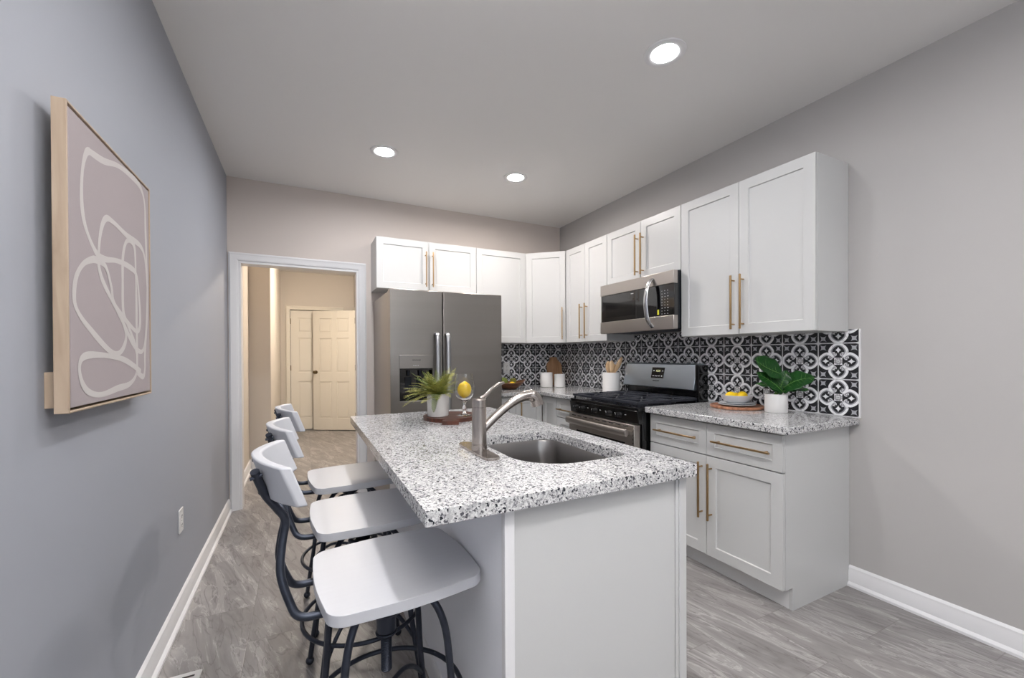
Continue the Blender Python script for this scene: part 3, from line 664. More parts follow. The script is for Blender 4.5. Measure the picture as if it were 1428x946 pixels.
# burners and cast iron grates
for bx, by, br in ((.17, .17, .045), (.17, .47, .036), (.388, .32, .05), (.606, .17, .05), (.606, .47, .036)):
    c = MB().lathe((bx, by, .9055), [(0, 0), (br+.012, 0), (br+.012, .006), (br, .009), (br, .014), (br*.9, .019), (0, .02)], 28).build('burner', M['blackm'], rg)
for gi in range(3):
    x0 = .018+gi*.248; x1 = x0+.242; b = MB(); zt0, zt1 = .928, .942; bw = .0065
    for yy in (.025, .60): b.box(x0, x1, yy-bw, yy+bw, zt0-.004, zt1)
    for xx in (x0+bw, x1-bw): b.box(xx-bw, xx+bw, .025, .60, zt0-.004, zt1)
    cx = (x0+x1)/2
    for yy in (.17, .47):
        for a in range(4):
            an = PI/4+a*PI/2; r1 = .025; ex = (x1-x0)/2-.01; s = 1/max(abs(math.cos(an)), 1e-6)
            p0 = Vector((cx+r1*math.cos(an), yy+r1*math.sin(an), .935)); p1 = Vector((cx+ex*s*math.cos(an), yy+ex*s*math.sin(an), .935))
            mid = (p0+p1)/2; Lh = (p1-p0).length
            b.box(mid.x-Lh/2, mid.x+Lh/2, mid.y-.0055, mid.y+.0055, zt0, zt1+.003, rz=an)
        b.box(x0, x1, yy-.0055, yy+.0055, zt0, zt1+.001)
    b.box(cx-.0055, cx+.0055, .025, .60, zt0, zt1+.001); b.box(x0, x1, .32-.0055, .32+.0055, zt0, zt1)
    for xx in (x0+bw, x1-bw):
        for yy in (.035, .32, .59): b.box(xx-.006, xx+.006, yy-.006, yy+.006, .905, zt0)
    b.build('grate', M['blackm'], rg, bevel=.0015, weld=False)
# backguard
MB().box(.012, RW-.036, .606, .680, .905, 1.150).box(RW-.036, RW-.003, .585, .680, .905, 1.180).build('backguard', M['black'], rg, bevel=.003)
P = [(.583, .995), (.596, 1.012), (.612, 1.183), (.64, 1.190), (.676, 1.190), (.676, .995)]
bg = MB().prism([(.566, .998), (.570, 1.022), (.606, 1.178), (.620, 1.188), (.680, 1.188), (.680, 1.158), (.602, 1.150), (.602, .990)], .0, RW-.035, f=lambda y, z, x: (x, y, z)).build('backguard_panel', M['steel_b'], rg, bevel=.003)
# display lies on the sloping front: direction from (.570,1.022) to (.606,1.178)
sl = math.atan2(.036, .156)
def on_slope(x, s, off): return (x, .570+.036*s-off*math.cos(sl), 1.022+.156*s+off*math.sin(sl))
def slope_box(b, x0, x1, s0, s1, off0, off1):
    V = b.bm.verts.new; a = [[V(on_slope(x, s, o)) for x, s in ((x0, s0), (x1, s0), (x1, s1), (x0, s1))] for o in (off0, off1)]
    b.bm.faces.new(a[0]); b.bm.faces.new(a[1])
    for i in range(4): j = (i+1) % 4; b.bm.faces.new((a[0][i], a[0][j], a[1][j], a[1][i]))
    return b
ds = slope_box(MB(), .315, .445, .30, .84, -.001, .0015).build('clock_display', M['glassb'], bg)
for x, s0 in ((.33, .64), (.422, .64), (.33, .38), (.352, .38), (.37, .38), (.392, .38), (.418, .38)): slope_box(MB(), x, x+.012, s0, s0+.055, .0015, .0019).build('button_mark', M['mark'], ds)
lettering('12:21', .022, on_slope(.382, .66, .002), (PI/2-sl, 0, 0), M['disp'], ds, 'clock_digits')
lettering('FRIGIDAIRE', .013, on_slope(.372, .16, .0008), (PI/2-sl, 0, 0), M['glassd'], bg)
slope_box(MB(), .016, .030, .38, .48, 0, .001).build('sticker', M['mark'], bg)

# ------------------------------------------------------------------ microwave
MW = .786; mwx = W-.4
mw = thing('microwave', 'stainless and black over-the-range microwave with curved handle', 'microwave', (mwx, -1.218, 0), RF)
WL[mw.name] = Vector((0, 0, 0)); MZ0, MZ1 = 1.432, 1.832; DW = .762
MB().box(.0, MW-.012, .035, .385, MZ0+.006, MZ1+.008).build('body', M['glassd'], mw, bevel=.002)
fp = MB().box(.018, DW+.055-.022, .003, .035, MZ0+.093, MZ1-.085).build('front_glass', M['glassb'], mw, bevel=.002)
MB().box(.018, DW+.035, -.006, .034, MZ1-.087, MZ1+.002).build('top_strip', M['steel_w'], mw, bevel=.003)
MB().box(.018, DW+.035, -.006, .034, MZ0, MZ0+.095).build('bottom_strip', M['steel_w'], mw, bevel=.003)
MB().box(.080, .42, .0012, .0032, MZ0+.13, MZ1-.16).build('door_window', M['black'], mw)
b = MB()
for k in range(22): b.box(.04+k*.033, .062+k*.033, .04, .30, MZ0+.001, MZ0+.0062)
b.build('vent_grille', M['blackm'], mw)
hx = .600
MB().tube([(hx+.004, -.004, MZ1-.030), (hx, -.030, MZ1-.055), (hx-.004, -.052, MZ1-.11), (hx-.006, -.062, MZ1-.20), (hx-.004, -.052, MZ0+.10), (hx, -.030, MZ0+.045), (hx+.004, -.004, MZ0+.022)], .0180, 14, 5, flat=.45, up=(0, 1, 0)).build('handle', M['chrome'], mw, smooth=60)
b = MB()
for r in range(9):
    for c in range(3):
        MB().box(.683+c*.026, .688+c*.026+(.004 if r in (2, 6) else 0), .0022, .0030, MZ1-.128-r*.020, MZ1-.1315-r*.020).build('keypad_mark', M['mark'], mw)
MB().box(.644, .658, .0015, .0030, MZ0+.108, MZ0+.143).build('sticker', M['yellow'], mw)
MB().box(.375, .405, .0008, .0011, MZ1-.110, MZ1-.105).build('window_mark', M['mark'], mw)

# ------------------------------------------------------------------ bar stools
ST = (.750, -2.83)
st = thing('bar_stool', 'nearest industrial bar stool with white seat, largest of the three', 'bar stool', (ST[0], ST[1], 0), 0, 'industrial swivel stools along the island')
WL[st.name] = Vector((0, 0, 0))
MB().prism(rrect(-.176, .224, -.190, .187, .048, 7, bulge=.010), .634, .662).build('seat', M['stool_w'], st, bevel=.005, seg=3)
MB().lathe((0, 0, 0), [(0, .615), (.07, .615), (.07, .622), (.05, .6335), (0, .6335)], 28).box(-.12, .12, -.014, .014, .624, .6335).box(-.014, .014, -.12, .12, .624, .6335).build('seat_bracket', M['iron'], st, bevel=.002)
MB().cyl((0, 0, .475), (0, 0, .615), .027, n=24).cyl((0, 0, .468), (0, 0, .476), .030, n=24).build('collar', M['iron'], st, bevel=.003)
pf = [(0, .36), (.013, .362)]
for k in range(26): z = .366+k*.0045; pf += [(.0155, z), (.0135, z+.00225)]
pf += [(.0135, .484), (0, .484)]
MB().lathe((0, 0, 0), pf, 18).build('screw_post', M['iron'], st, smooth=50)
for q in range(4):
    a = PI/4+q*PI/2; ca, sa = math.cos(a), math.sin(a)
    lp = [(.02, .572), (.06, .598), (.105, .602), (.15, .575), (.180, .515), (.194, .42), (.207, .28), (.232, .14), (.252, .02)]
    lg = MB().tube([(r*ca, r*sa, z) for r, z in lp], .0098, 12, 4).build('leg', M['iron'], st, smooth=60)
    f = MB(); f.sphere((.253*ca, .253*sa, .0160), .0160, u=16, v=10); f.build('foot', M['iron'], lg)
MB().torus((0, 0, .272), .2155, .0075).build('foot_ring', M['iron'], st, smooth=60)
MB().torus((0, 0, .545), .045, .010, 32, 8).build('hub_ring', M['iron'], st, smooth=60)
for q in range(2):
    a = PI/4+q*PI/2; ca, sa = math.cos(a), math.sin(a); zz = .004*q
    MB().tube([(r*ca, r*sa, z+zz) for r, z in ((-.224, .185), (-.16, .255), (-.09, .295), (0, .305), (.09, .295), (.16, .255), (.224, .185))], .0072, 10, 4).build('brace', M['iron'], st, smooth=60)
for s in (-1, 1):
    pts = [(-.05, .085, .624), (-.17, .086, .624), (-.225, .082, .631), (-.246, .068, .665), (-.264, .048, .73), (-.260, .028, .79), (-.252, .0165, .845), (-.270, .034, .885), (-.292, .057, .925), (-.305, .080, .963), (-.315, .100, .998)]
    MB().tube([(x, s*y, z) for x, y, z in pts], .0098, 12, 5).build('back_tube', M['iron'], st, smooth=60)
st.rotation_euler = (0, 0, math.radians(4))
# curved backrest
b = MB(); n = 16; cols = []
def bx(y): return -.326+.058*(abs(y)/.178)**1.8
for i in range(n+1):
    y = -.178+.356*i/n; th = .024; x = bx(y); dr_ = .048*(1-abs(i/n-.5)*.0)
    z1 = 1.022-.006*abs(y)/.178; z0 = .912+.012*abs(y)/.178
    cols.append([b.bm.verts.new(p) for p in ((x, y, z1), (x+th, y, z1), (x+th+.034, y, z0), (x+.034, y, z0))])
for A, B in zip(cols, cols[1:]):
    for k in range(4): b.bm.faces.new((A[k], A[(k+1) % 4], B[(k+1) % 4], B[k]))
b.bm.faces.new(cols[0]); b.bm.faces.new(list(reversed(cols[-1])))
br_ = b.build('backrest', M['stool_w'], st, bevel=.005, seg=3, smooth=50)
for s in (-1, 1):
    for (x, y, z) in ((-.312, .098, .985), (-.296, .060, .940)): MB().cyl((x-.0125, s*y, z-.004), (x+.012, s*y, z+.004), .0042, n=8).build('bolt', M['iron'], br_)
def dup(root, loc, label, rotz=0):
    r = root.copy(); C.objects.link(r); r.location = loc; r['label'] = label; r.rotation_euler = (0, 0, rotz)
    for ch in list(root.children):
        c = ch.copy(); C.objects.link(c); c.parent = r
        for g in ch.children:
            d = g.copy(); C.objects.link(d); d.parent = c
    return r
dup(st, (.748, -2.335, 0), 'middle industrial bar stool with white seat, between the other two', math.radians(3))
dup(st, (.748, -1.80, 0), 'farthest industrial bar stool with white seat, nearest the hallway doorway', math.radians(5))

# ------------------------------------------------------------------ things on the island
by_, bx_ = -1.875, 1.262
TH = math.atan2(-.46, -.16)
pts = []
R0 = .148
for k in range(0, 65):
    a = TH + math.radians(22)+(2*PI-math.radians(44))*k/64; pts.append((bx_+R0*math.cos(a), by_+R0*math.sin(a)))
hd_ = Vector((math.cos(TH), math.sin(TH))); sd = Vector((-hd_.y, hd_.x))
for r_, s_ in ((R0-.002, -.024), (R0+.016, -.030), (R0+.022, -.040), (R0+.066, -.041), (R0+.066, .041), (R0+.022, .040), (R0+.016, .030), (R0-.002, .024)):
    q = Vector((bx_, by_))+hd_*r_+sd*s_; pts.append((q.x, q.y))
tag(MB().prism(pts, CT+.0005, CT+.020).build('serving_board', M['board_d'], bevel=.003), 'dark brown round wooden board with short handle on the island', 'serving board')
ZB = CT+.0205
pt = thing('potted_fern', 'small feathery fern in a white pot on the dark wooden board', 'potted plant', (1.190, -1.872, ZB))
PC = Vector((1.190, -1.872, ZB))
prof = [(0, 0), (.053, 0), (.0555, .004), (.0585, .112), (.060, .114), (.060, .119), (.056, .119), (.0545, .104), (0, .104)]
MB().lathe(PC, prof, 40).build('pot', M['potw'], pt, smooth=40)
MB().lathe(PC, [(0, .108), (.0535, .105)], 24).build('soil', M['soil'], pt)
rnd = random.Random(5)
def frond(b, az, length, rise, droop, w0=.027, start=None):
    if not start and abs((az+.44+PI) % (2*PI)-PI) < .8: length = min(length, .125); rise = 1.42; droop = .5
    p = Vector(start) if start else PC+Vector((.018*math.cos(az), .018*math.sin(az), .106)); pts = []
    n = 17; el = rise; seg = length/n; a = az
    for i in range(n+1):
        pts.append(p.copy()); d = Vector((math.cos(a)*math.cos(el), math.sin(a)*math.cos(el), math.sin(el))); p = p+d*seg; el -= droop/n; a += rnd.uniform(-.03, .03)
    b.tube(pts, [.0011*(1-.6*i/n) for i in range(n+1)], 4)
    for i in range(2, n+1):
        for h in (0,):
            if i == n and h: break
            c = pts[i] if not h else (pts[i]+pts[min(i+1, n)])/2
            d = (pts[min(i+1, n)]-pts[i-1]).normalized(); side = d.cross(Vector((0, 0, 1)))
            if side.length < .1: side = Vector((1, 0, 0))
            side.normalize(); up = side.cross(d)
            t = (i+h)/n; wl = w0*(math.sin(PI*min(1, .18+t*.80))**.7)*rnd.uniform(.85, 1.1)
            for s in (-1, 1):
                dirn = (side*s+d*.45+up*rnd.uniform(-.12, .22)).normalized(); wv = d*.0023
                tip = c+dirn*wl
                v = [b.bm.verts.new(q) for q in (c-wv*.5, c+dirn*wl*.5-wv+up*.0012, tip, c+dirn*wl*.5+wv+up*.0012, c+wv*.5)]
                b.bm.faces.new(v)
b1, b2 = MB(), MB()
for k in range(120):
    az = k*2.39996; frond(b1 if k % 3 else b2, az, rnd.uniform(.10, .175), rnd.uniform(.35, 1.4), rnd.uniform(.3, 1.1))
for az, L, r, dp_ in ((3.6, .20, .45, .9), (3.3, .19, .15, .8), (3.95, .17, .05, .35), (3.45, .185, .3, .5), (3.8, .185, .25, .7), (.75, .21, .8, .5), (.95, .20, .55, .6), (.6, .20, 1.0, .4), (.85, .21, .95, .4), (1.1, .20, .7, .5), (.7, .19, .6, .5), (3.1, .17, .6, .7), (-.35, .19, .75, .5), (-.1, .17, 1.0, .4), (.5, .17, 1.1, .6), (-1.7, .10, 1.0, .9), (-.6, .15, .4, .8), (-2.4, .13, .9, 1.0)):
    frond(b1, az, L, r, dp_, .028)
frond(b2, -2.15, .105, -.55, 1.0, .022, start=PC+Vector((.058*math.cos(-2.0), .058*math.sin(-2.0), .121)))
b1.build('fronds', M['fern'], pt, smooth=0, weld=False); b2.build('fronds', M['fern2'], pt, smooth=0, weld=False)

gc = Vector((1.318, -1.933, ZB))
wg = thing('wine_glass', 'clear stemmed glass holding a lemon, on the wooden board beside the fern', 'glass', gc)
prof_o = [(0, 0), (.040, 0), (.041, .002), (.036, .004), (.012, .010), (.008, .016), (.014, .024), (.008, .032), (.012, .042), (.0065, .052), (.0075, .066), (.012, .076), (.030, .086), (.046, .106), (.0545, .130), (.0565, .150), (.053, .176), (.047, .206), (.0455, .224)]
prof_i = [(.0440, .224), (.0455, .206), (.0515, .175), (.0550, .150), (.053, .132), (.0445, .109), (.0285, .0895), (.010, .080), (0, .078)]
MB().lathe(gc, prof_o[:12]+[(0.0001, .0765)][:0]+prof_o[12:]+prof_i, 36).build('bowl_and_stem', M['glass'], wg, smooth=70)
def lemon(name, c, r, label, rot=None, elong=1.25, group=None):
    b = MB(); vs = b.sphere((0, 0, 0), r, u=24, v=18)
    for v in vs:
        t = abs(v.co.z)/r; v.co.z *= elong*(1+.10*max(0, t-.85)/.15); 
        if t > .80: f = 1-.35*(t-.80)/.2; v.co.x *= f; v.co.y *= f
    if rot:
        for v in b.bm.verts: v.co = rot @ v.co
    for v in b.bm.verts: v.co += Vector(c)
    return tag(b.build(name, M['lemon'], smooth=180), label, 'lemon', group)
lemon('lemon', gc+Vector((0, 0, .138)), .0375, 'yellow lemon inside the stemmed glass', Matrix.Rotation(.15, 3, 'X'), 1.16)

# ------------------------------------------------------------------ things on the right counter
rb = Vector((3.026, -2.308, CT))
tag(MB().lathe(rb, [(0, .0005), (.146, .0005), (.154, .004), (.156, .016), (.153, .019), (.148, .018), (.145, .0135), (0, .013)], 48).build('wooden_tray', M['board_c'], smooth=40), 'round copper-brown wooden board under the stacked plates', 'tray')
pz = CT+.014
for i, (rr, dz_, lb) in enumerate(((.108, 0, 'white plate with blue-grey rim, lower of two under the lemon bowl'), (.100, .0095, 'white plate directly under the lemon bowl, upper of two'))):
    tag(MB().lathe((rb.x, rb.y, pz+dz_), [(0, 0), (rr*.55, 0), (rr*.6, .002), (rr*.96, .010), (rr, .012), (rr*.97, .0142), (rr*.62, .0065), (rr*.55, .005), (0, .005)], 40).build('plate', M['bowlw'], smooth=50), lb, 'plate', 'plates under the lemon bowl')
bz = pz+.0165
tag(MB().lathe((rb.x, rb.y, bz), [(0, 0), (.045, 0), (.05, .003), (.082, .022), (.093, .048), (.095, .052), (.0925, .053), (.0895, .048), (.078, .025), (.045, .007), (0, .006)], 48).build('bowl', M['bowlw'], smooth=50), 'small pale grey bowl of lemons on the stacked plates', 'bowl')
dv = Vector((-.448, -.894, 0)); rv = Vector((.894, -.448, 0))
lemon('lemon', Vector((rb.x, rb.y, bz+.042))-rv*.036, .031, 'left lemon in the pale bowl, nearer the stove', Matrix.Rotation(PI/2, 3, 'Y') @ Matrix.Rotation(.5, 3, 'X'), 1.15)
lemon('lemon', Vector((rb.x, rb.y, bz+.043))+rv*.036, .032, 'right lemon in the pale bowl, nearer the leafy plant', Matrix.Rotation(PI/2, 3, 'Y') @ Matrix.Rotation(-.5, 3, 'X'), 1.15)
lemon('lemon', Vector((rb.x+.035, rb.y+.03, bz+.038)), .026, 'small lemon at the back of the pale bowl, behind the other two', Matrix.Rotation(PI/2, 3, 'Y'), 1.12)

pc = Vector((3.042, -2.548, CT+.0005))
pp = thing('potted_leafy_plant', 'broad-leaved green plant in a white pot on the right counter', 'potted plant', pc)
MB().lathe(pc, [(0, 0), (.057, 0), (.0595, .003), (.0595, .106), (.0585, .108), (.054, .108), (.054, .094), (0, .094)], 44).build('pot', M['pot'], pp, smooth=40)
MB().lathe(pc, [(0, .099), (.0535, .096)], 24).build('soil', M['soil'], pp)
def big_leaf(base, tip, width, sag, normal, name='leaf', fold=.18, curl=.0):
    base, tip = Vector(base), Vector(tip); b = MB(); n, m = 18, 8
    ax = tip-base; L = ax.length; d = ax/L; N = Vector(normal); N = (N-d*N.dot(d)).normalized(); s = d.cross(N)
    rows = []
    for i in range(n+1):
        t = i/n; w_ = width*(math.sin(PI*min(1, t**.85*.97+.03))**.62) if 0 < t < 1 else .001
        c = base+ax*t+N*(sag*math.sin(PI*t))
        row = []
        for j in range(-m, m+1):
            q = j/m; wav = .0045*math.sin(t*17+q*3)*abs(q)
            row.append(b.bm.verts.new(c+s*(q*w_/2)+N*(abs(q)**1.3*fold*w_/2+wav-curl*q*q*w_*.5)))
        rows.append(row)
    for A, B in zip(rows, rows[1:]):
        for j in range(2*m): b.bm.faces.new((A[j], A[j+1], B[j+1], B[j]))
    o = b.build(name, M['leafg'], pp, smooth=60)
    sm = o.modifiers.new('thick', 'SOLIDIFY'); sm.thickness = .0012; sm.offset = 0
    vb = MB(); vb.tube([base+ax*(i/n)+N*(sag*math.sin(PI*i/n)+.0008) for i in range(n+1)], [.0022*(1-.75*i/n) for i in range(n+1)], 6)
    for i in range(3, n-2, 2):
        t = i/n; w_ = width*(math.sin(PI*min(1, t**.85*.97+.03))**.62)
        for sgn in (-1, 1):
            P0 = base+ax*t+N*(sag*math.sin(PI*t)+.0008); q = .72; t2 = min(.98, t+.10)
            P1 = base+ax*t2+N*(sag*math.sin(PI*t2)+q**1.3*fold*w_/2-curl*q*q*w_*.5+.0012)+s*(sgn*q*w_/2*.9)
            vb.tube([P0, (P0+P1)/2+N*(-.10*fold*w_), P1], [.0009, .0007, .0003], 4)
    vb.build('midrib', M['leafl'], o)
    MB().tube([pc+Vector((rnd.uniform(-.01, .01), rnd.uniform(-.01, .01), .10)), (pc+Vector((0, 0, .12))+base)/2, base], [.004, .0035, .003], 8, 4).build('stalk', M['leafl'], pp)
def PV(u, v, back=0.0):      # helper: leaf points given as offsets right/up of the pot rim centre (metres), 'back' towards the wall
    return pc+rv*u+Vector((0, 0, .108+v))-dv*back   # negative back comes towards the room
big_leaf(PV(.030, .115, -.01), PV(-.140, .205, -.02), .150, -.012, (-.1, -.55, .35), fold=.25)
big_leaf(PV(.030, .035, -.02), PV(.150, .100, -.11), .150, .022, (-.45, -.35, .75), fold=.12)
big_leaf(PV(.030, .010, -.02), PV(-.130, .125, -.02), .110, .012, (-.35, -.55, .55), fold=.10)
big_leaf(PV(.0, .014, -.03), PV(-.150, .062, -.05), .070, .014, (-.2, -.3, .8), fold=.05)
big_leaf(PV(.02, .014, -.03), PV(.115, .030, -.11), .070, .018, (-.3, -.3, .8), fold=.05)
big_leaf(PV(.01, .02, -.01), PV(.05, .14, -.02), .085, .01, (-.4, -.5, .3), fold=.15)

# ------------------------------------------------------------------ far counter
cr = Vector((3.015, -1.105, CT+.0005))
tag(MB().lathe(cr, [(0, 0), (.074, 0), (.077, .003), (.077, .180), (.0755, .184), (.070, .184), (.070, .01), (0, .008)], 44).build('utensil_crock', M['pot'], smooth=40), 'tall white crock holding wooden spoons left of the stove', 'crock')
def spoon(foot, tip, blade_w, blade_l, label, flatn):
    foot, tip = Vector(foot), Vector(tip); d = (tip-foot).normalized(); L = (tip-foot).length
    b = MB(); b.tube([foot, foot+d*(L-blade_l*.9), foot+d*(L-blade_l*.5)], [.0055, .0055, .004], 10)
    N = Vector(flatn); N = (N-d*N.dot(d)).normalized(); s = d.cross(N)
    rot = Matrix((s, N, d)).transposed().to_4x4()
    b.sphere(foot+d*(L-blade_l/2), 1, blade_w/2, .005, blade_l/2, u=18, v=14, rot=rot)
    return tag(b.build('wooden_spoon', M['spoon'], smooth=60), label, 'spoon', 'wooden spoons in the white crock')
cv = (-.448, -.894, 0)
spoon(cr+Vector((.02, .01, .02)), cr-rv*.028+Vector((0, 0, .285)), .060, .12, 'round pale wooden spoon at the left of the crock', cv)
spoon(cr+dv*.035+Vector((0, 0, .02)), cr-rv*.004+dv*.035+Vector((0, 0, .292)), .046, .11, 'narrow pale wooden spoon standing upright in the middle of the crock', cv)
spoon(cr-rv*.045+Vector((0, 0, .02)), cr+rv*.098+Vector((0, 0, .322)), .040, .15, 'long pale wooden spoon leaning right out of the crock', cv)
spoon(cr-rv*.02-dv*.045+Vector((0, 0, .02)), cr+rv*.045-dv*.04+Vector((0, 0, .255)), .058, .10, 'broad wooden spatula low in the crock beside the leaning spoon', cv)
for (c, r_, h_, lb) in ((Vector((2.868, -.232, CT+.0005)), .066, .155, 'taller white canister on the left, beside the wooden bowl'), (Vector((2.990, -.305, CT+.0005)), .058, .137, 'shorter white canister on the right, in front of the cutting board')):
    tag(MB().lathe(c, [(0, 0), (r_-.004, 0), (r_, .004), (r_, h_-.004), (r_-.002, h_), (r_-.006, h_), (r_-.006, h_-.008), (0, h_-.010)], 40).build('canister', M['pot'], smooth=40), lb, 'canister', 'white canisters in the corner')
# cutting board leaning on the back wall
b = MB(); w2 = .098
o2 = [(-w2, 0), (w2, 0), (w2, .225), (w2-.008, .245), (.050, .285), (.047, .305), (.036, .316), (-.036, .316), (-.047, .305), (-.050, .285), (-w2+.008, .245), (-w2, .225)]
lean = .17
cbx, cby = 3.084, -.072
b.prism(o2, 0, .016, f=lambda x, z, t: (cbx+x, cby+z*math.sin(lean)-t*math.cos(lean), CT+.004+z*math.cos(lean)+t*math.sin(lean)))
tag(b.build('cutting_board', M['board_l'], bevel=.003), 'light wooden cutting board leaning in the corner behind the canisters', 'cutting board')
# wooden bowl with greens
wb = Vector((2.41, -.27, CT+.0005))
b = MB(); n = 40; prof = [(0, 0), (.06, 0), (.075, .006), (.120, .036), (.150, .066), (.146, .070), (.112, .040), (.06, .014), (0, .012)]
b.lathe(wb, prof, n)
for v in b.bm.verts:
    q = v.co-wb; r = math.hypot(q.x, q.y); a = math.atan2(q.y, q.x)
    if r > .1: k = (r-.1)/.05; up = .028*max(0, math.cos(a+.35))**3*k; v.co.z += up; v.co.x += .012*max(0, math.cos(a+.35))**2*k
tag(b.build('wooden_bowl', M['bowl'], smooth=60), 'brown wooden bowl with raised rim beside the fridge', 'bowl')
for i, (dx, dy, r, nm, lb, m) in enumerate(((-.055, .02, .044, 'avocado', 'green avocado in the brown wooden bowl beside the fridge', 'fern2'), (.045, .012, .038, 'artichoke', 'grey-green artichoke at the right of the wooden bowl', 'fern'))):
    b = MB()
    if nm == 'avocado': b.sphere(wb+Vector((dx, dy, .070)), r, 1, 1, 1.1)
    else:
        b.sphere(wb+Vector((dx, dy, .058)), r*.8)
        for k in range(40):
            a = k*2.4; z = -.2+1.15*k/40; rr = math.sqrt(max(0, 1-z*z)) * r*.78
            p = wb+Vector((dx+rr*math.cos(a), dy+rr*math.sin(a), .058+z*r*.8)); q = p+Vector((math.cos(a)*.006, math.sin(a)*.006, .022)); s_ = Vector((-math.sin(a), math.cos(a), 0))*.010
            v = [b.bm.verts.new(e) for e in (p-s_, p+s_, q+s_*.4+Vector((0, 0, .004)), q-s_*.4+Vector((0, 0, .004)))]; b.bm.faces.new(v)
    tag(b.build(nm, M[m], smooth=50), lb, nm)
lemon('lemon', wb+Vector((-.005, -.065, .050)), .028, 'lemon at the front of the brown wooden bowl', Matrix.Rotation(PI/2, 3, 'Y'), 1.2)

# outlets
def outlet(name, loc, rot, label):
    t = thing(name, label, 'outlet', loc, rot); WL[t.name] = Vector((0, 0, 0))
    p = MB().box(-.036, .036, -.006, -.0003, -.0575, .0575).build('cover_plate', M['plate'], t, bevel=.002)
    for z in (-.022, .022):
        r = MB().lathe((0, -.006, z), [(0, -.0012), (.0155, -.0012), (.0165, 0)], 24, 'Y').build('socket', M['plate'], p)
        MB().box(-.0075, -.0050, -.0078, -.0068, z-.004, z+.006).box(.0050, .0075, -.0078, -.0068, z-.004, z+.006).cyl((0, -.0078, z-.009), (0, -.0068, z-.009), .0025, n=10).build('slots', M['slot'], r)
    MB().lathe((0, -.006, 0), [(0, -.001), (.003, -.001), (.0033, 0)], 12, 'Y').build('screw', M['chrome'], p)
outlet('wall_outlet', (0, -1.50, .455), PI/2, 'white electrical outlet low on the grey left wall')
outlet('wall_outlet', (2.502, -.0105, 1.118), 0, 'white electrical outlet on the patterned tiles beside the fridge')

# floor register
fvt = thing('floor_vent', 'white metal floor vent at the foot of the left wall', 'floor vent', (.11, -2.155, 0))
MB().framebox(.045, .175, -2.305, -2.003, .065, .155, -2.285, -2.023, 0, .005, .0035)
b = MB().box(.045, .175, -2.305, -2.003, .0003, .006); b.build('frame', M['plate'], fvt, bevel=.003)
b = MB()
for k in range(2):
    for j in range(11): b.box(.066+k*.048, .106+k*.048, -2.282+j*.0245, -2.272+j*.0245, .0058, .0066)
b.build('slots', M['slot'], fvt)

# ------------------------------------------------------------------ picture on the left wall
PYa, PYb, PZa, PZb, PX = -2.716, -2.118, 1.126, 1.863, .052
pic = thing('framed_picture', 'framed pink canvas with white looping lines on the left wall', 'picture', (0, (PYa+PYb)/2, PZa))
b = MB(); fw = .0055
for (y0, y1, z0, z1) in ((PYa, PYa+fw, PZa, PZb), (PYb-fw, PYb, PZa, PZb), (PYa+fw, PYb-fw, PZa, PZa+fw), (PYa+fw, PYb-fw, PZb-fw, PZb)): b.box(.025, PX, y0, y1, z0, z1)
b.box(.025, .028, PYa+fw, PYb-fw, PZa+fw, PZb-fw); b.build('frame', M['frame'], pic, bevel=.0012, weld=False)
cvs = MB().box(.028, .0505, PYa+fw+.006, PYb-fw-.006, PZa+fw+.006, PZb-fw-.006).build('canvas', M['canvas'], pic, bevel=.002)
b = MB()
for z in (PZa+.012, PZb-.2): b.box(.0005, .025, PYa+.024+(.08 if z > 1.4 else 0), PYa+.06+(.08 if z > 1.4 else 0), z, z+.085); b.box(.0005, .025, PYb-.09, PYb-.05, z, z+.085)
b.build('hanger_block', M['frame'], pic)
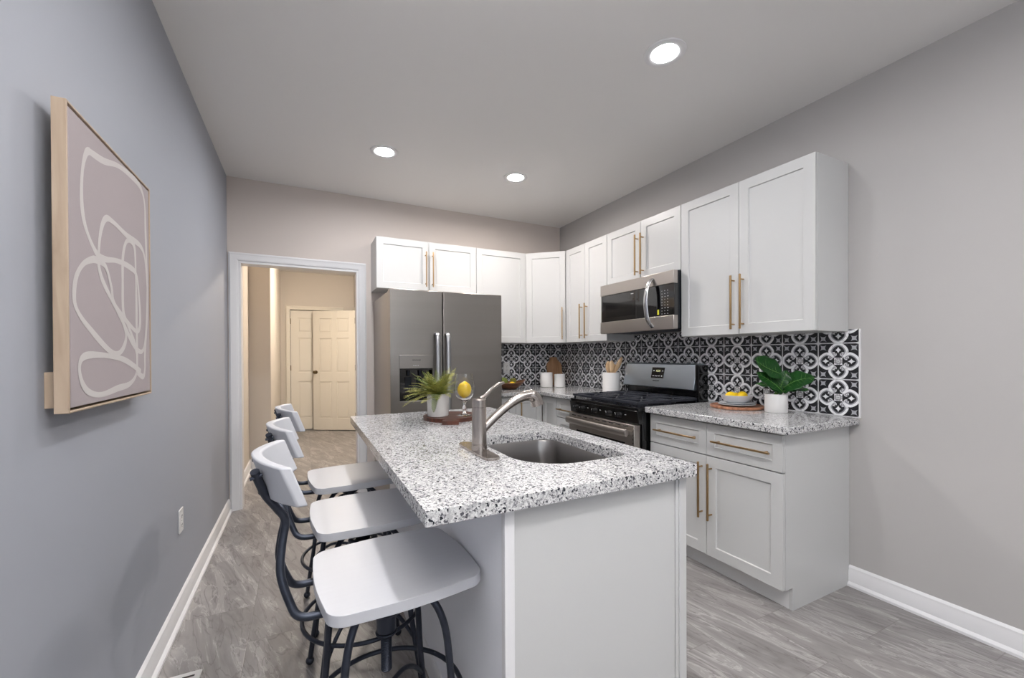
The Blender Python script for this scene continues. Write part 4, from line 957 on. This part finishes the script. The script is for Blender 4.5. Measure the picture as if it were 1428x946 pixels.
# the drawing's brush lines as (y, z) on the canvas
strokes = [
 [(-2.5923, 1.792), (-2.5088, 1.8032), (-2.4127, 1.8297), (-2.3148, 1.8405), (-2.2176, 1.8371), (-2.1731, 1.795), (-2.166, 1.707), (-2.159, 1.6128), (-2.1523, 1.507), (-2.1623, 1.3774), (-2.1866, 1.2968), (-2.2296, 1.2754), (-2.3021, 1.3041), (-2.3889, 1.3707), (-2.4663, 1.4257), (-2.53, 1.476), (-2.5479, 1.522), (-2.5329, 1.5994), (-2.4985, 1.6466), (-2.4394, 1.6507), (-2.3455, 1.6395), (-2.223, 1.6352), (-2.1753, 1.5988), (-2.1523, 1.507)],
 [(-2.5888, 1.7944), (-2.613, 1.7807), (-2.6338, 1.7322), (-2.6417, 1.6612), (-2.63, 1.6042), (-2.5973, 1.5627), (-2.5514, 1.5335), (-2.5011, 1.5316), (-2.4196, 1.5439), (-2.3224, 1.5444), (-2.2605, 1.5291), (-2.2366, 1.4538), (-2.23, 1.3727), (-2.2568, 1.3426), (-2.327, 1.3611), (-2.4231, 1.3996), (-2.4663, 1.4257)],
 [(-2.3787, 1.492), (-2.3745, 1.567), (-2.3461, 1.6185), (-2.2991, 1.63), (-2.2724, 1.6086), (-2.2661, 1.5301), (-2.2625, 1.4506), (-2.2622, 1.3554)],
 [(-2.3787, 1.492), (-2.3762, 1.3996), (-2.3399, 1.3602), (-2.2884, 1.3094), (-2.2616, 1.2701)],
 [(-2.5517, 1.5171), (-2.5809, 1.5152), (-2.6356, 1.4925), (-2.6741, 1.4518), (-2.6843, 1.3991), (-2.6591, 1.3634), (-2.5851, 1.3224), (-2.4907, 1.28), (-2.4262, 1.2683), (-2.379, 1.2862), (-2.3559, 1.3262), (-2.3958, 1.3794), (-2.4515, 1.4187), (-2.4655, 1.4606), (-2.5016, 1.5104), (-2.5517, 1.5196)],
 [(-2.2255, 1.2086), (-2.3554, 1.246), (-2.4702, 1.2603), (-2.5864, 1.2644), (-2.6455, 1.2567), (-2.6619, 1.2292), (-2.6453, 1.191), (-2.606, 1.1667), (-2.5334, 1.156), (-2.4287, 1.1652), (-2.3266, 1.1735), (-2.2689, 1.2051), (-2.2616, 1.2701), (-2.2622, 1.3554)],
 [(-2.2688, 1.2101), (-2.2049, 1.1902), (-2.1857, 1.2178), (-2.1842, 1.2705), (-2.1623, 1.3774)],
]
b = MB()
for kk, stz in enumerate(strokes):
    P2 = stz
    # smooth
    q = [Vector((.0, y, z)) for y, z in P2]; sm = []
    for i in range(len(q)-1):
        p0, p1, p2, p3 = q[max(i-1, 0)], q[i], q[i+1], q[min(i+2, len(q)-1)]
        for k in range(6):
            t_ = k/6; sm.append(.5*((2*p1)+(p2-p0)*t_+(2*p0-5*p1+4*p2-p3)*t_*t_+(3*p1-p0-3*p2+p3)*t_**3))
    sm.append(q[-1]); hw = .0085; prev = None; xz = .0508+kk*.00005
    dl_ = Vector((0, 0, 1))
    for i, p in enumerate(sm):
        d_ = sm[min(i+1, len(sm)-1)]-sm[max(i-1, 0)]; d_ = d_.normalized() if d_.length > 1e-4 else dl_; dl_ = d_; nrm = Vector((0, -d_.z, d_.y))
        h2 = hw*(1+.15*math.sin(i*.37))
        xi = xz+i*.0000031; a_ = b.bm.verts.new((xi, p.y+nrm.y*h2, p.z+nrm.z*h2)); c_ = b.bm.verts.new((xi, p.y-nrm.y*h2, p.z-nrm.z*h2))
        if prev: b.bm.faces.new((prev[0], prev[1], c_, a_))
        prev = (a_, c_)
b.build('painted_lines', M['chalk'], cvs, smooth=0, weld=False)
